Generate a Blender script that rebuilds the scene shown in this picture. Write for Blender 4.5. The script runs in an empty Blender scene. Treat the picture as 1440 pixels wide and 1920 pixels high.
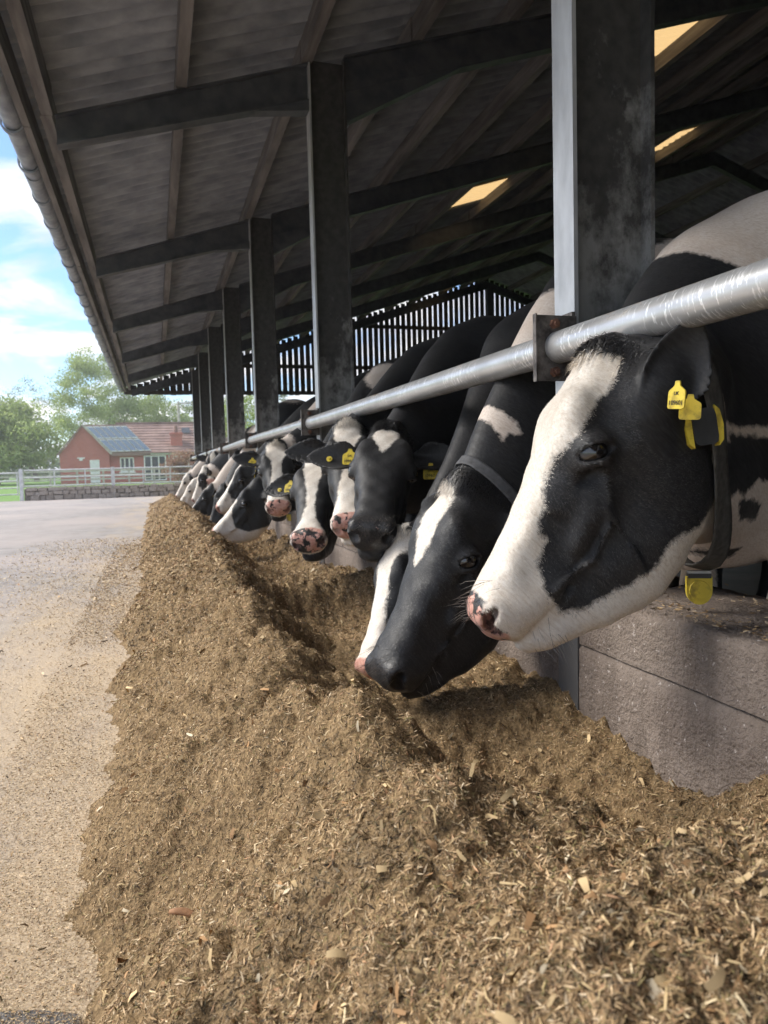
import bpy, math, random
import numpy as np
from concurrent.futures import ThreadPoolExecutor
from mathutils import Matrix, Vector

random.seed(7)
rng = np.random.default_rng(11)
S = bpy.context.scene
COL = S.collection
R_ = math.radians

# ---------------------------------------------------------------- camera
CAM_H = 0.85
YAW, PITCH, ROLL = R_(17.11), R_(3.715), R_(1.5)
def cam_basis():
    f = np.array([math.sin(YAW)*math.cos(PITCH), math.cos(YAW)*math.cos(PITCH), -math.sin(PITCH)])
    r = np.array([math.cos(YAW), -math.sin(YAW), 0.0])
    u = np.cross(r, f)
    c, s = math.cos(ROLL), math.sin(ROLL)
    return r*c-u*s, u*c+r*s, f
CR, CU, CF = cam_basis()
cd = bpy.data.cameras.new('camera')
cam = bpy.data.objects.new('camera', cd); COL.objects.link(cam)
cd.sensor_fit = 'VERTICAL'; cd.sensor_height = 36.0; cd.lens = 1390/1920*36.0
cd.clip_start = 0.02; cd.clip_end = 3000
m = Matrix.Identity(4)
for i in range(3):
    m[i][0] = CR[i]; m[i][1] = CU[i]; m[i][2] = -CF[i]
m[2][3] = CAM_H
cam.matrix_world = m
cd.dof.use_dof = True; cd.dof.focus_distance = 1.75; cd.dof.aperture_fstop = 7.5
S.camera = cam

# ---------------------------------------------------------------- world, sun, exposure
SUN_EL, SUN_AZ = R_(43), R_(-62)          # azimuth measured from +Y towards +X
sun_dir = Vector((math.sin(SUN_AZ)*math.cos(SUN_EL), math.cos(SUN_AZ)*math.cos(SUN_EL), math.sin(SUN_EL)))
W = bpy.data.worlds.new('World'); S.world = W; W.use_nodes = True
wn = W.node_tree; wn.nodes.clear()
def wnode(t, **k):
    n = wn.nodes.new(t)
    for a, b in k.items(): setattr(n, a, b)
    return n
sky = wnode('ShaderNodeTexSky', sky_type='NISHITA', sun_disc=False)
sky.sun_elevation = SUN_EL; sky.sun_rotation = SUN_AZ
sky.air_density = 1.0; sky.dust_density = 0.3; sky.ozone_density = 1.0
tc = wnode('ShaderNodeTexCoord')
sep = wnode('ShaderNodeSeparateXYZ'); wn.links.new(tc.outputs['Generated'], sep.inputs[0])
mx = wnode('ShaderNodeMath', operation='MAXIMUM'); wn.links.new(sep.outputs[2], mx.inputs[0]); mx.inputs[1].default_value = 0.0
ad = wnode('ShaderNodeMath', operation='ADD'); wn.links.new(mx.outputs[0], ad.inputs[0]); ad.inputs[1].default_value = 0.22
dx = wnode('ShaderNodeMath', operation='DIVIDE'); wn.links.new(sep.outputs[0], dx.inputs[0]); wn.links.new(ad.outputs[0], dx.inputs[1])
dy = wnode('ShaderNodeMath', operation='DIVIDE'); wn.links.new(sep.outputs[1], dy.inputs[0]); wn.links.new(ad.outputs[0], dy.inputs[1])
cb = wnode('ShaderNodeCombineXYZ'); wn.links.new(dx.outputs[0], cb.inputs[0]); wn.links.new(dy.outputs[0], cb.inputs[1]); cb.inputs[2].default_value = 13.7
nz = wnode('ShaderNodeTexNoise'); nz.inputs['Scale'].default_value = 2.6; nz.inputs['Detail'].default_value = 8; nz.inputs['Roughness'].default_value = 0.56; nz.inputs['Distortion'].default_value = 0.3
wn.links.new(cb.outputs[0], nz.inputs['Vector'])
cr = wnode('ShaderNodeValToRGB')
cr.color_ramp.elements[0].position = 0.41; cr.color_ramp.elements[0].color = (0, 0, 0, 1)
cr.color_ramp.elements[1].position = 0.54; cr.color_ramp.elements[1].color = (1, 1, 1, 1)
wn.links.new(nz.outputs['Fac'], cr.inputs[0])
nz2 = wnode('ShaderNodeTexNoise'); nz2.inputs['Scale'].default_value = 3.3; nz2.inputs['Detail'].default_value = 5
wn.links.new(cb.outputs[0], nz2.inputs['Vector'])
ccol = wnode('ShaderNodeValToRGB')
ccol.color_ramp.elements[0].position = 0.36; ccol.color_ramp.elements[0].color = (2.1, 2.3, 2.75, 1)
ccol.color_ramp.elements[1].position = 0.56; ccol.color_ramp.elements[1].color = (3.5, 3.5, 3.5, 1)
wn.links.new(nz2.outputs['Fac'], ccol.inputs[0])
mix = wnode('ShaderNodeMix', data_type='RGBA')
gain = wnode('ShaderNodeMix', data_type='RGBA', blend_type='MULTIPLY'); gain.inputs[0].default_value = 1.0; gain.inputs[7].default_value = (.42, .50, .62, 1); wn.links.new(sky.outputs[0], gain.inputs[6])
wn.links.new(cr.outputs[0], mix.inputs[0]); wn.links.new(gain.outputs[2], mix.inputs[6]); wn.links.new(ccol.outputs[0], mix.inputs[7])
bg = wnode('ShaderNodeBackground'); bg.inputs[1].default_value = 0.15
wn.links.new(mix.outputs[2], bg.inputs[0])
wo = wnode('ShaderNodeOutputWorld'); wn.links.new(bg.outputs[0], wo.inputs[0])

sl = bpy.data.lights.new('sun', 'SUN'); sl.energy = 2.2; sl.angle = R_(36.0); sl.color = (1.0, 0.95, 0.87)
so = bpy.data.objects.new('sun', sl); COL.objects.link(so)
so.rotation_euler = sun_dir.to_track_quat('Z', 'Y').to_euler()
so.location = (-20, 10, 30)

S.view_settings.view_transform = 'Standard'; S.view_settings.look = 'None'
S.view_settings.gamma = 1.0; S.view_settings.exposure = 1.45
S.render.engine = 'CYCLES'
S.cycles.max_bounces = 6; S.cycles.diffuse_bounces = 4; S.cycles.glossy_bounces = 2; S.cycles.transparent_max_bounces = 4
S.cycles.use_adaptive_sampling = True; S.cycles.adaptive_threshold = 0.025; S.cycles.caustics_reflective = False; S.cycles.caustics_refractive = False
S.cycles.use_denoising = True

# ---------------------------------------------------------------- helpers
def tag(o, label=None, cat=None, group=None, kind=None):
    if label: o['label'] = label
    if cat: o['category'] = cat
    if group: o['group'] = group
    if kind: o['kind'] = kind
    return o
def empty(name, loc=(0, 0, 0), rz=0.0):
    o = bpy.data.objects.new(name, None); COL.objects.link(o)
    o.location = loc; o.rotation_euler = (0, 0, rz); o.empty_display_size = 0.1
    return o
def link(name, me, parent=None, loc=(0, 0, 0)):
    o = bpy.data.objects.new(name, me); COL.objects.link(o)
    o.location = loc
    if parent is not None: o.parent = parent
    return o
def np_mesh(name, V, Q, mats, smooth=False, attrs=None, fmat=None):
    """V (n,3); Q (m,k) faces of constant size k"""
    V = np.asarray(V, np.float32); Q = np.asarray(Q, np.int32)
    me = bpy.data.meshes.new(name)
    me.vertices.add(len(V)); me.vertices.foreach_set('co', V.ravel())
    k = Q.shape[1]
    me.loops.add(Q.size); me.loops.foreach_set('vertex_index', Q.ravel())
    me.polygons.add(len(Q)); me.polygons.foreach_set('loop_start', np.arange(0, Q.size, k, dtype=np.int32))
    if fmat is not None: me.polygons.foreach_set('material_index', np.asarray(fmat, np.int32))
    me.update(calc_edges=True)
    if smooth: me.polygons.foreach_set('use_smooth', np.ones(len(Q), bool))
    for mt in (mats if isinstance(mats, (list, tuple)) else [mats]): me.materials.append(mt)
    if attrs:
        for an, av in attrs.items():
            av = np.asarray(av, np.float32)
            if av.ndim == 1:
                a = me.attributes.new(an, 'FLOAT', 'POINT'); a.data.foreach_set('value', av)
            else:
                if an == 'flow': a = me.attributes.new(an, 'FLOAT_VECTOR', 'POINT'); a.data.foreach_set('vector', av.ravel()); continue
                a = me.attributes.new(an, 'FLOAT_COLOR', 'POINT')
                if av.shape[1] == 3: av = np.hstack([av, np.ones((len(av), 1), np.float32)])
                a.data.foreach_set('color', av.ravel())
    return me

class MB:
    """collects boxes, tubes and prisms for one mesh"""
    def __init__(s): s.v = []; s.f = []; s.m = []
    def add(s, vs, fs, mi=0):
        b = len(s.v); s.v += [tuple(p) for p in vs]; s.f += [tuple(b+i for i in f) for f in fs]; s.m += [mi]*len(fs); return s
    def box(s, a, b, mi=0):
        x0, y0, z0 = a; x1, y1, z1 = b
        return s.add([(x0,y0,z0),(x1,y0,z0),(x1,y1,z0),(x0,y1,z0),(x0,y0,z1),(x1,y0,z1),(x1,y1,z1),(x0,y1,z1)],
                     [(0,3,2,1),(4,5,6,7),(0,1,5,4),(1,2,6,5),(2,3,7,6),(3,0,4,7)], mi)
    def beam(s, p, q, w, h, up=(0, 0, 1), mi=0):
        """rectangular bar from p to q, w across, h along up"""
        p = Vector(p); q = Vector(q); d = (q-p).normalized(); u = Vector(up); l = d.cross(u).normalized(); u = l.cross(d).normalized()
        vs = []
        for c in (p, q):
            for a, b in ((-1,-1),(1,-1),(1,1),(-1,1)): vs.append(c+l*a*w/2+u*b*h/2)
        return s.add(vs, [(0,1,2,3),(7,6,5,4),(0,4,5,1),(1,5,6,2),(2,6,7,3),(3,7,4,0)], mi)
    def tube(s, pts, rad, n=10, cap=True, mi=0):
        pts = [Vector(p) for p in pts]
        if not isinstance(rad, (list, tuple)): rad = [rad]*len(pts)
        b = len(s.v); ref = None
        for i, p in enumerate(pts):
            d = (pts[min(i+1, len(pts)-1)]-pts[max(i-1, 0)]).normalized()
            if ref is None: ref = Vector((0,0,1)) if abs(d.z) < .9 else Vector((1,0,0))
            l = d.cross(ref).normalized(); u = l.cross(d).normalized(); ref = u
            for k in range(n):
                t = 2*math.pi*k/n
                s.v.append(tuple(p+(l*math.cos(t)+u*math.sin(t))*rad[i]))
        for i in range(len(pts)-1):
            for k in range(n):
                a = b+i*n+k; c = b+i*n+(k+1) % n
                s.f.append((a, c, c+n, a+n)); s.m.append(mi)
        if cap:
            s.f.append(tuple(b+k for k in range(n))[::-1]); s.m.append(mi)
            e = b+(len(pts)-1)*n; s.f.append(tuple(e+k for k in range(n))); s.m.append(mi)
        return s
    def prism(s, poly, axis, a, b, mi=0):
        """extrude a 2D polygon along axis 0/1/2 from a to b"""
        def P(u, v, t): return {0: (t, u, v), 1: (u, t, v), 2: (u, v, t)}[axis]
        n = len(poly)
        vs = [P(u, v, a) for u, v in poly]+[P(u, v, b) for u, v in poly]
        fs = [tuple(range(n))[::-1], tuple(range(n, 2*n))]+[(i, (i+1) % n, (i+1) % n+n, i+n) for i in range(n)]
        return s.add(vs, fs, mi)
    def mesh(s, name, mats, smooth=False, fix=True):
        me = bpy.data.meshes.new(name); me.from_pydata(s.v, [], s.f)
        for mt in (mats if isinstance(mats, (list, tuple)) else [mats]): me.materials.append(mt)
        me.polygons.foreach_set('material_index', s.m)
        if fix:
            import bmesh
            bm = bmesh.new(); bm.from_mesh(me); bmesh.ops.recalc_face_normals(bm, faces=bm.faces); bm.to_mesh(me); bm.free()
        if smooth: me.polygons.foreach_set('use_smooth', [True]*len(me.polygons))
        me.update(); return me
    def build(s, name, mats, parent=None, smooth=False, loc=(0, 0, 0)):
        return link(name, s.mesh(name, mats, smooth), parent, loc)

# numpy value noise -------------------------------------------------
_perm = rng.random((256, 256)).astype(np.float32)
def vnoise(x, y):
    xi = np.floor(x).astype(int); yi = np.floor(y).astype(int); fx = x-xi; fy = y-yi
    fx = fx*fx*(3-2*fx); fy = fy*fy*(3-2*fy)
    a = _perm[xi & 255, yi & 255]; b = _perm[(xi+1) & 255, yi & 255]; c = _perm[xi & 255, (yi+1) & 255]; d = _perm[(xi+1) & 255, (yi+1) & 255]
    return (a*(1-fx)+b*fx)*(1-fy)+(c*(1-fx)+d*fx)*fy
def fbm(x, y, o=4, g=.5):
    s = 0; a = 1; t = 0
    for i in range(o): s = s+a*(vnoise(x*2**i+17.3*i, y*2**i+5.1*i)-.5); t += a; a *= g
    return s/t*2

# materials ----------------------------------------------------------
def mat(name):
    m = bpy.data.materials.new(name); m.use_nodes = True
    nt = m.node_tree; nt.nodes.clear()
    out = nt.nodes.new('ShaderNodeOutputMaterial'); b = nt.nodes.new('ShaderNodeBsdfPrincipled')
    nt.links.new(b.outputs[0], out.inputs[0])
    return m, nt, b
def N(nt, t, **k):
    n = nt.nodes.new(t)
    for a, v in k.items():
        if a in n.inputs: n.inputs[a].default_value = v
        else: setattr(n, a, v)
    return n
def noise_fac(nt, scale, detail=4, rough=.55, coord='Object', stretch=None, dist=0.0, seed=None):
    tcn = N(nt, 'ShaderNodeTexCoord'); v = tcn.outputs[coord]
    if stretch or seed:
        mp = N(nt, 'ShaderNodeMapping'); nt.links.new(v, mp.inputs[0])
        if stretch: mp.inputs['Scale'].default_value = stretch
        if seed: mp.inputs['Location'].default_value = seed
        v = mp.outputs[0]
    n = N(nt, 'ShaderNodeTexNoise'); n.inputs['Scale'].default_value = scale; n.inputs['Detail'].default_value = detail
    n.inputs['Roughness'].default_value = rough; n.inputs['Distortion'].default_value = dist
    nt.links.new(v, n.inputs['Vector'])
    return n.outputs['Fac']
def ramp(nt, fac, stops):
    r = N(nt, 'ShaderNodeValToRGB'); e = r.color_ramp.elements
    while len(e) > 1: e.remove(e[0])
    for i, (p, c) in enumerate(stops):
        el = e[0] if i == 0 else e.new(p)
        el.position = p; el.color = (*c, 1) if len(c) == 3 else c
    nt.links.new(fac, r.inputs[0]); return r.outputs[0]
def mixc(nt, fac, a, b, mode='MIX'):
    n = N(nt, 'ShaderNodeMix', data_type='RGBA', blend_type=mode)
    for s, v in ((0, fac), (6, a), (7, b)):
        if isinstance(v, (int, float)): n.inputs[s].default_value = v
        elif isinstance(v, tuple): n.inputs[s].default_value = (*v, 1) if len(v) == 3 else v
        else: nt.links.new(v, n.inputs[s])
    return n.outputs[2]
def math_(nt, op, a, b=None, c=None, clamp=False):
    n = N(nt, 'ShaderNodeMath', operation=op, use_clamp=clamp)
    for i, v in enumerate((a, b, c)):
        if v is None: continue
        if isinstance(v, (int, float)): n.inputs[i].default_value = v
        else: nt.links.new(v, n.inputs[i])
    return n.outputs[0]
def bump(nt, b, h, strength=.3, dist=.01):
    n = N(nt, 'ShaderNodeBump'); n.inputs['Strength'].default_value = strength; n.inputs['Distance'].default_value = dist
    nt.links.new(h, n.inputs['Height']); nt.links.new(n.outputs[0], b.inputs['Normal']); return n
def simple(name, c1, c2, scale=8, rough=.7, bs=.2, bd=.005, detail=5, metal=0.0, stretch=None, coord='Object', spec=.5, lo=.35, hi=.65):
    m, nt, b = mat(name)
    f = noise_fac(nt, scale, detail, coord=coord, stretch=stretch)
    nt.links.new(ramp(nt, f, [(lo, c1), (hi, c2)]), b.inputs['Base Color'])
    b.inputs['Roughness'].default_value = rough; b.inputs['Metallic'].default_value = metal; b.inputs['Specular IOR Level'].default_value = spec
    if bs: bump(nt, b, noise_fac(nt, scale*6, 3, coord=coord, stretch=stretch), bs, bd)
    return m
M = {}

# concrete yard with a dusting of spilled feed
def mk_yard():
    m, nt, b = mat('yard_concrete')
    big = noise_fac(nt, .5, 5); fine = noise_fac(nt, 60, 4, .7); mid = noise_fac(nt, 5, 6, .62)
    conc = ramp(nt, mid, [(.3, (.23, .21, .20)), (.7, (.34, .315, .30))])
    conc = mixc(nt, ramp(nt, big, [(.42, (0,0,0)), (.62, (1,1,1))]), conc, (.36, .315, .295))
    g = N(nt, 'ShaderNodeNewGeometry'); sp = N(nt, 'ShaderNodeSeparateXYZ'); nt.links.new(g.outputs['Position'], sp.inputs[0])
    # spilled crumbs thin out away from the heap (x = 0) and down the passage
    dxx = math_(nt, 'MULTIPLY_ADD', sp.outputs[0], .62, 1.0)
    dyy = math_(nt, 'MULTIPLY_ADD', sp.outputs[1], -.10, .52)
    cov = math_(nt, 'ADD', dxx, math_(nt, 'MAXIMUM', dyy, -.45))
    sm = noise_fac(nt, 1.6, 6, .65, stretch=(1.6, .5, 1)); cov = math_(nt, 'ADD', cov, math_(nt, 'MULTIPLY_ADD', sm, 2.4, -1.35))
    cov = math_(nt, 'ADD', cov, math_(nt, 'MULTIPLY_ADD', fine, .5, -.25), clamp=True)
    crumb = ramp(nt, noise_fac(nt, 150, 3, .7), [(.32, (.31, .228, .142)), (.52, (.50, .388, .262)), (.72, (.61, .50, .365))])
    nt.links.new(mixc(nt, math_(nt, 'MULTIPLY', cov, .93), conc, crumb), b.inputs['Base Color'])
    b.inputs['Roughness'].default_value = .85; b.inputs['Specular IOR Level'].default_value = .3
    hgt = math_(nt, 'ADD', math_(nt, 'MULTIPLY', fine, .4), math_(nt, 'MULTIPLY', noise_fac(nt, 150, 3, .7), cov))
    bump(nt, b, hgt, .25, .004)
    return m
M['yard'] = mk_yard()
M['grass'] = simple('grass', (.09, .19, .03), (.16, .28, .05), 6, .9, .5, .05)
M['joint'] = simple('joint_dirt', (.24, .20, .15), (.38, .30, .21), 30, .95, .5, .01)

def mk_galv(name, dirt, tone=(.42, .43, .44), metal=.55, seed=(0, 0, 0)):
    """weathered galvanised steel; dirt = how much black grime covers it"""
    m, nt, b = mat(name)
    base = ramp(nt, noise_fac(nt, 14, 6, .6, stretch=(1, 1, .35), seed=seed), [(.3, tuple(t*.72 for t in tone)), (.7, tuple(min(1, t*1.15) for t in tone))])
    g = N(nt, 'ShaderNodeNewGeometry'); sp = N(nt, 'ShaderNodeSeparateXYZ'); nt.links.new(g.outputs['Position'], sp.inputs[0])
    n1 = noise_fac(nt, 7, 10, .72, stretch=(1, 1, .75), seed=seed)
    up = math_(nt, 'MULTIPLY_ADD', sp.outputs[2], .26, -.27)             # cattle rub the lower part bright
    lim = math_(nt, 'ADD', math_(nt, 'ADD', n1, math_(nt, 'MINIMUM', up, .5)), dirt-.5)
    mask = ramp(nt, lim, [(.43, (0,0,0)), (.60, (1,1,1))])
    black = ramp(nt, noise_fac(nt, 20, 5), [(.3, (.028, .028, .029)), (.7, (.075, .072, .069))])
    low = math_(nt, 'ADD', math_(nt, 'MULTIPLY_ADD', sp.outputs[2], -6, 6.2), math_(nt, 'MULTIPLY_ADD', n1, 2, -1), clamp=True)   # splashed foot
    base = mixc(nt, math_(nt, 'MULTIPLY', low, .85), base, (.085, .082, .082))
    nt.links.new(mixc(nt, mask, base, black), b.inputs['Base Color'])
    nt.links.new(math_(nt, 'MULTIPLY_ADD', mask, -metal, metal), b.inputs['Metallic'])
    nt.links.new(math_(nt, 'MULTIPLY_ADD', mask, .22, .42), b.inputs['Roughness'])
    bump(nt, b, noise_fac(nt, 90, 4, .6), .25, .003)
    return m
M['grimy'] = mk_galv('grimy_steel', .44, (.30, .30, .295), .2)
M['galv'] = mk_galv('galvanised_flange', -.18, (.52, .53, .54), .35, (3, 1, 0))
M['dark_steel'] = simple('dark_steel', (.042, .047, .057), (.09, .096, .107), 9, .6, .2, .004)
def mk_pipe():
    m, nt, b = mat('rubbed_galvanised_pipe')
    base = ramp(nt, noise_fac(nt, 22, 6, .6, stretch=(1, .25, 1)), [(.3, (.46, .46, .46)), (.7, (.66, .66, .66))])
    # fine scratches running round the pipe and a film of dirt on its upper back side
    sc = noise_fac(nt, 1.0, 3, .7, stretch=(30, 150, 30)); scm = ramp(nt, sc, [(.56, (0,0,0)), (.60, (1,1,1))])
    base = mixc(nt, math_(nt, 'MULTIPLY', scm, ramp(nt, noise_fac(nt, 7, 3), [(.4, (0,0,0)), (.55, (1,1,1))])), base, (.95, .95, .95))
    g = N(nt, 'ShaderNodeTexCoord'); sp = N(nt, 'ShaderNodeSeparateXYZ'); nt.links.new(g.outputs['Normal'], sp.inputs[0])
    back = math_(nt, 'ADD', math_(nt, 'MULTIPLY', sp.outputs[2], .55), math_(nt, 'MULTIPLY_ADD', noise_fac(nt, 16, 7, .7, stretch=(1, .5, 1)), 2.2, -1.15))
    dm = ramp(nt, back, [(.40, (0,0,0)), (.62, (1,1,1))])
    base = mixc(nt, dm, base, ramp(nt, noise_fac(nt, 60, 3), [(.35, (.13, .09, .06)), (.65, (.26, .20, .14))]))
    nt.links.new(base, b.inputs['Base Color'])
    nt.links.new(math_(nt, 'MULTIPLY_ADD', dm, -.5, .55), b.inputs['Metallic'])
    nt.links.new(math_(nt, 'MULTIPLY_ADD', dm, .4, .30), b.inputs['Roughness'])
    bump(nt, b, math_(nt, 'ADD', noise_fac(nt, 40, 5, .6), math_(nt, 'MULTIPLY', scm, .3)), .08, .003)
    return m
M['pipe'] = mk_pipe()
M['rust'] = simple('rusty_bolt', (.10, .045, .03), (.24, .12, .08), 60, .8, .5, .002)
M['bracket'] = simple('bracket_steel', (.045, .038, .035), (.20, .18, .165), 30, .6, .5, .003, metal=.3)
def mk_wallc():
    m, nt, b = mat('worn_concrete')
    a = ramp(nt, noise_fac(nt, 4, 7, .65), [(.3, (.16, .122, .098)), (.7, (.29, .235, .195))])
    st = noise_fac(nt, 2.2, 6, .7, stretch=(1, 2.5, .5)); a = mixc(nt, ramp(nt, st, [(.48, (0,0,0)), (.66, (1,1,1))]), a, (.13, .10, .08))
    agg = noise_fac(nt, 110, 3, .6); a = mixc(nt, ramp(nt, agg, [(.28, (1,1,1)), (.40, (0,0,0))]), a, (.115, .085, .07))
    a = mixc(nt, ramp(nt, noise_fac(nt, 70, 3, .6, seed=(3, 3, 3)), [(.64, (0,0,0)), (.72, (1,1,1))]), a, (.50, .44, .40))
    nt.links.new(a, b.inputs['Base Color']); b.inputs['Roughness'].default_value = .88
    h = math_(nt, 'ADD', math_(nt, 'MULTIPLY', agg, 1.0), math_(nt, 'MULTIPLY', noise_fac(nt, 26, 5, .7), 1.6))
    bump(nt, b, h, .9, .009)
    return m
M['wallc'] = mk_wallc()
M['timber'] = simple('old_timber', (.085, .078, .075), (.20, .185, .175), 5, .85, .5, .004, stretch=(3, .35, 3))
M['asb'] = simple('fibre_cement', (.21, .23, .265), (.37, .395, .44), 5, .9, .3, .004, detail=12, stretch=(.8, 1.6, 1))
M['board'] = simple('dark_board', (.03, .027, .025), (.085, .072, .06), 6, .85, .3, .004, stretch=(3, 3, .3))
M['gutter'] = simple('grey_gutter', (.17, .19, .225), (.30, .33, .37), 9, .55, .1, .002)
m, nt, b = mat('rooflight_grp')
tr = N(nt, 'ShaderNodeBsdfTranslucent'); tr.inputs[0].default_value = (.46, .31, .14, 1)
dfz = N(nt, 'ShaderNodeBsdfDiffuse'); dfz.inputs[0].default_value = (.55, .42, .25, 1)
mxs = N(nt, 'ShaderNodeMixShader'); mxs.inputs[0].default_value = .88
nt.links.new(dfz.outputs[0], mxs.inputs[1]); nt.links.new(tr.outputs[0], mxs.inputs[2]); nt.links.new(mxs.outputs[0], nt.nodes['Material Output'].inputs[0])
M['rooflight'] = m
M['floor'] = simple('slurry_floor', (.04, .035, .03), (.12, .10, .08), 3, .5, .4, .01)
# ================================================================ setting
def sheet(name, x0, x1, y0, y1, z, mt, nx=1, ny=1):
    xs = np.linspace(x0, x1, nx+1); ys = np.linspace(y0, y1, ny+1)
    X, Y = np.meshgrid(xs, ys, indexing='ij'); V = np.stack([X.ravel(), Y.ravel(), np.full(X.size, z)], 1)
    i, j = np.meshgrid(np.arange(nx), np.arange(ny), indexing='ij'); a = (i*(ny+1)+j).ravel()
    return link(name, np_mesh(name, V, np.stack([a, a+ny+1, a+ny+2, a+1], 1), mt))
tag(sheet('ground', -900, 900, -300, 1500, -0.06, M['grass']), kind='structure')
tag(sheet('yard', -30, 1.2, -14, 25.2, 0.0, M['yard']), kind='structure')
tag(sheet('cattle_standing_floor', 1.35, 21, -14, 20.6, 0.06, M['floor']), kind='structure')
# bare damp spot in the near corner
b_ = MB(); pp = [(-.36, 1.10), (-.20, 1.08), (-.135, 1.13), (-.15, 1.205), (-.21, 1.235), (-.30, 1.262), (-.40, 1.255), (-.46, 1.2)]
b_.add([(x, y, .004) for x, y in pp], [tuple(range(len(pp)))])
M['damp'] = simple('damp_concrete', (.07, .064, .062), (.13, .12, .11), 40, .5, .3, .002)
tag(b_.build('damp_patch', M['damp']), kind='structure')
POST_Y = [1.75+3.1*k for k in range(-3, 7)]        # frames; the first three stand behind the camera
Y_END = POST_Y[-1]
SL = .32
def roof_z(x): return CAM_H+2.565+SL*(x-1.05)      # top of the rafter
RIDGE_X = 9.6
barn = empty('cattle_barn', (1.05, Y_END, 0))
tag(barn, 'open fronted steel framed cattle barn with deep overhanging corrugated roof', 'barn')
def bpart(o):
    o.parent = barn; o.matrix_parent_inverse = Matrix.Translation((-1.05, -Y_END, 0)); return o

# --- columns: I sections, web across the feed passage
def col_mesh():
    b_ = MB(); D, Wd, t = .245, .098, .012
    z0, z1 = 0.0, CAM_H+2.60
    b_.box((0, -Wd/2, z0), (t, Wd/2, z1), 1)
    b_.box((D-t, -Wd/2, z0), (D, Wd/2, z1), 0)
    b_.box((t-.001, -.005, z0), (D-t+.001, .005, z1), 0)
    return b_.mesh('column', [M['grimy'], M['galv']])
cm = col_mesh()
for k, y in enumerate(POST_Y):
    bpart(link('column', cm, None, (1.05, y, 0)))
    # rafter with flanges, from the eave to the ridge, and its mirror
    b_ = MB()
    xe = -.46
    def raf(xa, za, xb, zb, h=.235, ha=None):
        ha = ha or h
        dx_, dz_ = xb-xa, zb-za
        b_.add([(xa, y-.006, za-ha), (xb, y-.006, zb-h), (xb, y-.006, zb), (xa, y-.006, za), (xa, y+.006, za-ha), (xb, y+.006, zb-h), (xb, y+.006, zb), (xa, y+.006, za)],
               [(0,1,2,3),(7,6,5,4),(0,4,5,1),(1,5,6,2),(2,6,7,3),(3,7,4,0)])
        for zo, zq in ((0, 0), (-ha+.012, -h+.012)):
            b_.add([(xa, y-.045, za+zo-.012), (xb, y-.045, zb+zq-.012), (xb, y+.045, zb+zq-.012), (xa, y+.045, za+zo-.012),
                    (xa, y-.045, za+zo), (xb, y-.045, zb+zq), (xb, y+.045, zb+zq), (xa, y+.045, za+zo)],
                   [(0,3,2,1),(4,5,6,7),(0,1,5,4),(1,2,6,5),(2,3,7,6),(3,0,4,7)])
    raf(xe, roof_z(xe), 1.052, roof_z(1.052), .235, .175)
    raf(1.293, roof_z(1.293), RIDGE_X, roof_z(RIDGE_X))
    bpart(b_.build('rafter', M['dark_steel']))
    b_ = MB(); zr = roof_z(RIDGE_X)
    raf(RIDGE_X, zr, 2*RIDGE_X+.5, zr-SL*(RIDGE_X+.5))
    bpart(b_.build('rafter', M['dark_steel']))
    # haunch plates under the rafter on both sides of the column
    b_ = MB()
    zt = roof_z(1.05)-.235
    b_.prism([(1.05, zt+.01), (1.05, zt-.06), (.70, zt-SL*.35+.01)], 1, y-.042, y+.042)
    zt2 = roof_z(1.295)-.235
    b_.prism([(1.295, zt2+.01), (1.295, zt2-.17), (1.32, zt2-.17), (2.15, zt2+SL*.855+.01)], 1, y-.042, y+.042)
    bpart(b_.build('haunch', M['dark_steel']))
# far side columns
for y in POST_Y[::1]:
    b_ = MB(); b_.box((19.2, y-.05, 0), (19.44, y+.05, 3.2)); bpart(b_.build('column', M['dark_steel']))

# --- purlins: timbers standing on the rafters
pur_x = [-.50, .27, 1.05, 1.80, 2.52, 3.27, 4.05, 4.97, 5.75, 6.50, 7.22, 8.16, 8.85, 9.42]
for x in pur_x:
    z = roof_z(x)
    prev = POST_Y[0]-1.3
    edges = [POST_Y[0]-1.3]+[POST_Y[i]+random.uniform(-.05, .05) for i in range(2, len(POST_Y)-1, 2)]+[Y_END+.12]
    for i in range(len(edges)-1):
        b_ = MB(); a, e = edges[i]+.003, edges[i+1]-.003; j = random.uniform(-.012, .012); wv = .032
        b_.add([(x-wv+j, a, z+.002), (x+wv+j, a, z+.002), (x+wv+j, e, z+.002), (x-wv+j, e, z+.002),
                (x-wv+j, a, z+.150), (x+wv+j, a, z+.150+2*wv*SL), (x+wv+j, e, z+.150+2*wv*SL), (x-wv+j, e, z+.150)],
               [(0,3,2,1),(4,5,6,7),(0,1,5,4),(1,2,6,5),(2,3,7,6),(3,0,4,7)])
        bpart(b_.build('purlin', M['timber']))
for k in range(1, 12):
    x = RIDGE_X+.775*k; z = roof_z(RIDGE_X)-SL*.775*k
    b_ = MB(); b_.box((x-.032, POST_Y[0]-1.3, z+.002), (x+.032, Y_END+.12, z+.145)); bpart(b_.build('purlin', M['timber']))

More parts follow.
